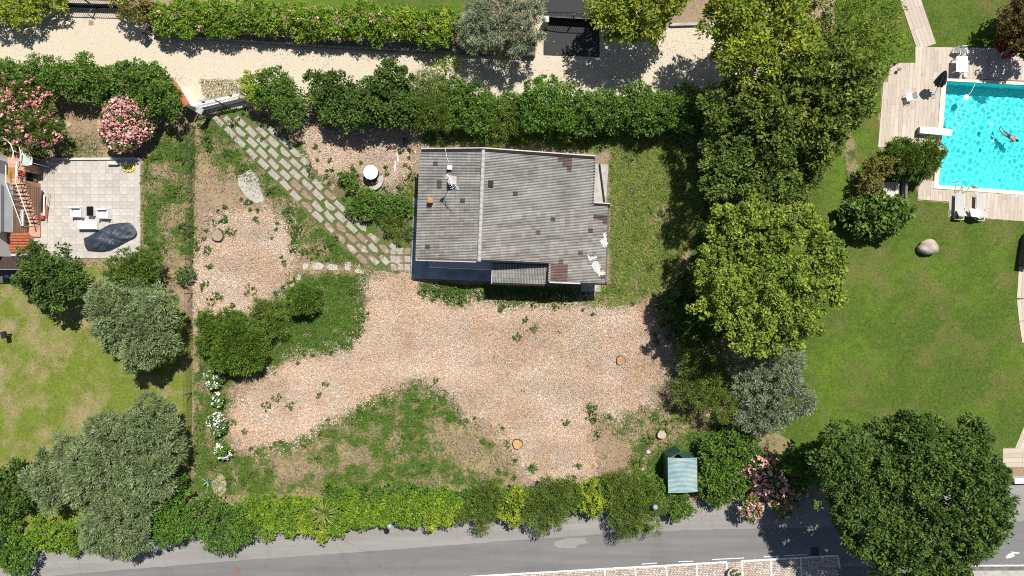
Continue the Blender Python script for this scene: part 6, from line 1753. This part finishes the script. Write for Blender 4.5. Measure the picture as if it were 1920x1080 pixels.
# ------------------------------------------------------------------ grass, weeds and wood chips
def blades(name, label, n, box, accept, h, w, cols, seed, lean=.5, colfn=None):
    g = np.random.default_rng(seed)
    x = g.uniform(box[0], box[2], n); y = g.uniform(box[1], box[3], n)
    k = accept(x, y, g); x, y = x[k], y[k]; N = len(x)
    X, Y = (x-960)/PPM, (540-y)/PPM
    hh = h*g.uniform(.5, 1.4, N); ww = w*g.uniform(.6, 1.4, N); a = g.uniform(0, 6.28, N); b = g.uniform(0, 6.28, N); ln = hh*lean*g.uniform(.3, 1.6, N)
    dx, dy = np.cos(a)*ww/2, np.sin(a)*ww/2
    z0 = np.full(N, .01)
    v = np.stack([np.stack([X-dx, Y-dy, z0], -1), np.stack([X+dx, Y+dy, z0], -1), np.stack([X+np.cos(b)*ln, Y+np.sin(b)*ln, hh], -1)], 1).reshape(-1, 3)
    f = np.arange(N*3).reshape(N, 3)
    c = np.asarray(cols, float)
    if colfn is None: ci = g.integers(0, len(c), N)
    else: ci = colfn(x, y, g)
    col = c[ci]*(1+g.normal(size=(N, 1))*.18).clip(.5, 1.5)
    o = npmesh(name, v, f, BLADE, None, col); tag(o, label, kind='stuff'); return o
NOGRASS = [[(386,212),(770,468),(772,512),(700,512)], [(775,270),(1145,270),(1145,535),(775,535)], [(62,297),(264,297),(264,485),(62,485)], [(-10,265),(80,265),(80,480),(-10,480)]]
LANE = [(-300,30),(0,48),(60,46),(95,20),(128,2),(236,2),(236,20),(290,66),(600,88),(1004,108),(1004,-20),(1135,-20),(1135,40),(1250,50),(1480,30),(1560,120),(1420,182),(960,185),(600,175),(470,185),(380,205),(352,185),(325,145),(0,122),(-300,130)]
ROAD = [(-600,1075),(0,1040),(350,992),(900,962),(1300,938),(1540,936),(1920,908),(2400,880),(2400,1400),(-600,1400)]
def wild(x, y, g):
    d = green_at(x, y)+.12
    n_ = vnoise(x, y, 34, 1)*.5+vnoise(x, y, 13, 2)*.4
    p = np.clip(d*2.0+n_*.35+.10, 0.04, 1)
    k = g.random(len(x)) < p
    for q in NOGRASS[1:]: k &= ~inpoly(x, y, q)
    for q in MULCH: k &= ~((sdf(x, y, q) > 5+4*vnoise(x, y, 20, 3)) & (g.random(len(x)) > .006))
    k &= ~inpoly(x, y, LANE) & ~inpoly(x, y, ROAD) & ~inpoly(x, y, lawn_l) & ~inpoly(x, y, lawn_r)
    # keep slabs clear: thin grass on the path
    k &= ~(inpoly(x, y, [(402,215),(462,205),(520,228),(600,305),(690,398),(775,465),(775,512),(690,505),(600,425),(500,325)]) & (g.random(len(x)) > .05))
    return k
WC = [(.07,.15,.017), (.105,.195,.022), (.15,.235,.03), (.21,.25,.045), (.29,.25,.10), (.40,.32,.17)]
def wildcol(x, y, g):
    lush = green_at(x, y)
    dry = vnoise(x, y, 60, 4)*.5+g.normal(size=len(x))*.5-lush*3.0
    return np.clip(np.round(2.2+dry*1.5), 0, 5).astype(int)
blades('grass', 'rough mixed grass and weeds of the unkempt plot', 330000, (100,200,1440,960), wild, .17, .05, WC, 1, .8, wildcol)
EAST = [(1138,262),(1300,250),(1315,420),(1245,545),(1150,578),(1105,570),(1138,520)]
blades('grass', 'tall tousled meadow grass right of the house', 85000, (1100,240,1330,585), lambda x, y, g: inpoly(x, y, EAST) & ~inpoly(x, y, NOGRASS[1]) & (g.random(len(x)) < .62+.5*vnoise(x, y, 40, 5)), .30, .026,
       [(.15,.28,.03), (.20,.33,.04), (.25,.34,.06), (.36,.36,.13), (.48,.42,.22)], 2, 1.3)
blades('grass', 'short blades of the sunburnt lawn', 120000, (0,500,362,1000), lambda x, y, g: inpoly(x, y, lawn_l) & (g.random(len(x)) < .6+.4*vnoise(x, y, 50, 6)), .05, .04,
       [(.12,.17,.02), (.17,.21,.025), (.22,.24,.04), (.34,.28,.12)], 3, .8)
blades('grass', 'short blades of the pool lawn', 190000, (1390,0,1930,870), lambda x, y, g: inpoly(x, y, lawn_r), .045, .035,
       [(.055,.115,.011), (.08,.15,.015), (.12,.19,.02), (.16,.18,.04)], 4, .8)
blades('grass', 'stray dry grass beside the gravel lane gate', 2600, (370,148,470,188), lambda x, y, g: sdf(x, y, [(375,150),(450,150),(465,175),(420,182),(385,185)]) > -4+6*g.random(len(x)), .12, .05,
       [(.30,.27,.12), (.16,.19,.04), (.42,.36,.22)], 5, .8)
# broad-leaved weeds in tufts
def weeds():
    g = np.random.default_rng(9); spots = []
    fixed = [(400,560,11),(412,556,8),(470,543,12),(440,572,7),(394,500,7),(435,435,8),(390,470,9),(425,410,7),(462,600,10),(1040,575,7),(945,572,9),(830,545,18),(860,553,15),(800,545,14),(900,555,14),(985,600,6),(970,632,9),(1000,615,8),
             (1060,790,8),(1112,590,4),(1230,640,5),(600,740,6),(545,760,8),(520,745,9),(500,760,10),(610,720,6),(1110,780,14),(1120,815,9),(1195,870,14),(1250,800,14),(1280,780,16),(1215,820,12),(640,345,8),(800,300,8),(775,330,10),
             (760,265,6),(1090,275,10),(1060,268,12),(1180,300,10),(300,470,14),(350,430,16),(330,360,12),(345,300,10),(440,230,12),(390,260,14),(430,290,12),(560,430,12),(590,470,14),(620,460,12),(540,395,10),(505,360,12),(430,900,12),(395,870,10),(375,800,10)]
    for (x, y, r_) in fixed: spots.append((x, y, r_))
    for q in MULCH:
        for _ in range(40):
            i = g.integers(0, len(q)); a_, b_ = q[i], q[(i+1) % len(q)]; t_ = g.random(); w_ = g.normal(0, 14, 2)
            X_, Y_ = a_[0]+(b_[0]-a_[0])*t_+w_[0], a_[1]+(b_[1]-a_[1])*t_+w_[1]
            if not any(inpoly(np.array([X_]), np.array([Y_]), z)[0] for z in NOGRASS): spots.append((X_, Y_, 1.5+6*g.random()**2))
    for _ in range(420):
        x, y = g.uniform(270, 1420), g.uniform(210, 930); d = green_at(np.array([x]), np.array([y]))[0]
        if g.random() < .5*(d+.10)*3:
            X, Y = np.array([x]), np.array([y])
            if any(inpoly(X, Y, q)[0] for q in NOGRASS) or any(inpoly(X, Y, q)[0] for q in MULCH) or inpoly(X, Y, LANE)[0]: continue
            spots.append((x, y, g.uniform(3, 9)))
    lobes = []
    for (x, y, r_) in spots:
        p = P(x, y); R = r_/PPM; lobes.append((p.x, p.y, .04, R, R, min(.35, R*.7)))
    V, F, Cc = [], [], []; nb_ = 0
    for i, lb in enumerate(lobes):
        n = int(60+300*lb[3]**2)
        v, f, c = leafcloud([lb], .15, .06, n, .12, 8, [(.05,.12,.012), (.075,.15,.018), (.10,.165,.025), (.13,.16,.035)], seed=500+i, low=.0, shell=(.3, 1.05))
        V.append(v); F.append(f+nb_); nb_ += len(v); Cc.append(c)
    o = npmesh('weeds', np.concatenate(V), np.concatenate(F), LEAF, None, np.concatenate(Cc)); tag(o, 'scattered broad-leaved weeds across the plot', kind='stuff')
weeds()
# wood chips
def chips():
    g = np.random.default_rng(21); n = 380000
    x = g.uniform(360, 1270, n); y = g.uniform(215, 915, n); k = np.zeros(n, bool)
    for q in MULCH:
        d = sdf(x, y, q); k |= (d > -26*g.random(n)**2.2+9*vnoise(x, y, 38, 2)+5*vnoise(x, y, 14, 3)+2)
    x, y = x[k], y[k]; N = len(x)
    X, Y = (x-960)/PPM, (540-y)/PPM
    L = g.uniform(.045, .15, N); W = g.uniform(.017, .042, N); a = g.uniform(0, 6.28, N); tilt = g.normal(0, .28, N); roll = g.normal(0, .45, N); z = g.uniform(.02, .075, N)
    ax = np.stack([np.cos(a)*np.cos(tilt), np.sin(a)*np.cos(tilt), np.sin(tilt)], -1); sd = np.stack([-np.sin(a)*np.cos(roll), np.cos(a)*np.cos(roll), np.sin(roll)], -1)
    c = np.stack([X, Y, z+np.abs(np.sin(tilt))*L/2+np.abs(np.sin(roll))*W/2], -1)
    p = [c-ax*L[:, None]/2-sd*W[:, None]/2, c+ax*L[:, None]/2-sd*W[:, None]*.3, c+ax*L[:, None]*.46+sd*W[:, None]*.4, c-ax*L[:, None]*.5+sd*W[:, None]/2]
    v = np.stack(p, 1).reshape(-1, 3); f = np.arange(N*4).reshape(N, 4)
    pal = np.array([(.53,.415,.315), (.47,.36,.265), (.57,.465,.37), (.40,.285,.20), (.49,.35,.215), (.32,.235,.175), (.51,.43,.365), (.60,.52,.43)])
    ci = g.integers(0, 8, N)
    zone = vnoise(x, y, 190, 3)*.6+vnoise(x, y, 70, 1)*.4
    warm = np.clip(vnoise(x, y, 120, 2), -1, 1)
    spot = np.ones(N)          # damp, trodden places where the chips lie thin
    for (sx, sy, sr, sk) in ((985,622,42,.34), (1215,700,48,.4), (895,752,46,.28), (505,738,34,.3), (1060,850,40,.22), (760,640,36,.16), (720,300,30,.2), (440,500,30,.2)):
        spot -= sk*np.exp(-(((x-sx)/sr)**2+((y-sy)/sr/.7)**2)*(1+.6*vnoise(x, y, 30, 1)))
    thin = g.random(N) < np.clip(spot*1.5-.25, .35, 1)
    col = pal[ci]*(1+g.normal(size=(N, 1))*.14).clip(.6, 1.35)*(.93+.15*np.clip(zone, -1, 1)+.09*vnoise(x*.35+y*.8, y*.35-x*.12, 46, 4))[:, None]*spot[:, None]
    col = col*np.stack([1+.03*warm, 1-.035*warm, 1-.09*warm], -1)*np.array([1.0, 1.02, 1.08])
    v = v.reshape(-1, 4, 3)[thin].reshape(-1, 3); col = col[thin]; f = np.arange(len(col)*4).reshape(-1, 4)
    o = npmesh('wood_chips', v, f, CHIP, None, col.clip(.02, .9)); tag(o, 'loose pale wood chips covering the mulch beds', kind='stuff')
chips()
# pebbles and fallen leaves on the gravel lane
def litter():
    g = np.random.default_rng(31); n = 16000
    x = g.uniform(-20, 1560, n); y = g.uniform(0, 200, n); k = inpoly(x, y, LANE) & ~inpoly(x, y, [(1015,-50),(1128,-50),(1128,110),(1015,110)]); x, y = x[k], y[k]; N = len(x)
    X, Y = (x-960)/PPM, (540-y)/PPM; s = g.uniform(.012, .035, N); a = g.uniform(0, 6.28, N)
    c, s_ = np.cos(a)*s, np.sin(a)*s*.8
    z = np.full(N, .012); h = g.uniform(.012, .035, N)
    v = np.stack([np.stack([X-c, Y-s_, z], -1), np.stack([X+s_, Y-c, z], -1), np.stack([X+c, Y+s_, z], -1), np.stack([X-s_, Y+c, z], -1), np.stack([X, Y, z+h], -1)], 1).reshape(-1, 3)
    b = np.arange(N)*5; f = np.stack([np.stack([b+i, b+(i+1) % 4, b+4], -1) for i in range(4)], 1).reshape(-1, 3)
    pal = np.array([(.43,.38,.295), (.37,.32,.245), (.50,.44,.355), (.19,.14,.09), (.46,.40,.32)]); ci = g.choice(5, N, p=[.33, .22, .28, .02, .15])
    o = npmesh('gravel', v, f, CHIP, None, np.repeat(pal[ci], 4, 0)); tag(o, 'loose pebbles on the pale lane', kind='stuff')
litter()

# fallen leaves along hedge feet, street and lane edges
def fallen():
    g = np.random.default_rng(44); X, Y = [], []
    for line, n, sp in (([(0,1035),(350,1000),(900,985),(1300,955),(1540,950)], 1500, 7), ([(290,74),(600,96),(1000,116)], 700, 9), ([(0,128),(340,152)], 350, 8), ([(470,185),(960,188),(1340,180)], 700, 8), ([(1040,120),(1250,110),(1400,120)], 600, 26), ([(1450,960),(1650,1000)], 500, 26), ([(1610,250),(1640,420)], 160, 22), ([(380,940),(1200,915)], 600, 9), ([(775,500),(900,560)], 200, 10)):
        for _ in range(n):
            i = g.integers(0, len(line)-1); t_ = g.random(); w = g.normal(0, sp, 2)
            X.append(line[i][0]+(line[i+1][0]-line[i][0])*t_+w[0]); Y.append(line[i][1]+(line[i+1][1]-line[i][1])*t_+w[1])
    x, y = (np.array(X)-960)/PPM, (540-np.array(Y))/PPM; N = len(x); a = g.uniform(0, 6.28, N); L = g.uniform(.04, .12, N); W = L*g.uniform(.35, .6, N)
    z = np.full(N, .022); ax = np.stack([np.cos(a), np.sin(a)], -1); sd = np.stack([-np.sin(a), np.cos(a)], -1); c = np.stack([x, y], -1)
    p = [c-ax*L[:, None]/2, c-sd*W[:, None]/2, c+ax*L[:, None]/2, c+sd*W[:, None]/2]; hz = [z, z+g.uniform(0, .02, N), z+g.uniform(0, .03, N), z+g.uniform(0, .02, N)]
    v = np.stack([np.concatenate([q, h[:, None]], 1) for q, h in zip(p, hz)], 1).reshape(-1, 3)
    pal = np.array([(.20,.13,.06), (.28,.20,.09), (.14,.10,.05), (.12,.14,.04), (.33,.26,.12)])
    o = npmesh('fallen_leaves', v, np.arange(N*4).reshape(N, 4), CHIP, None, pal[g.integers(0, 5, N)]); tag(o, 'dry fallen leaves along the hedge feet and lane', kind='stuff')
fallen()
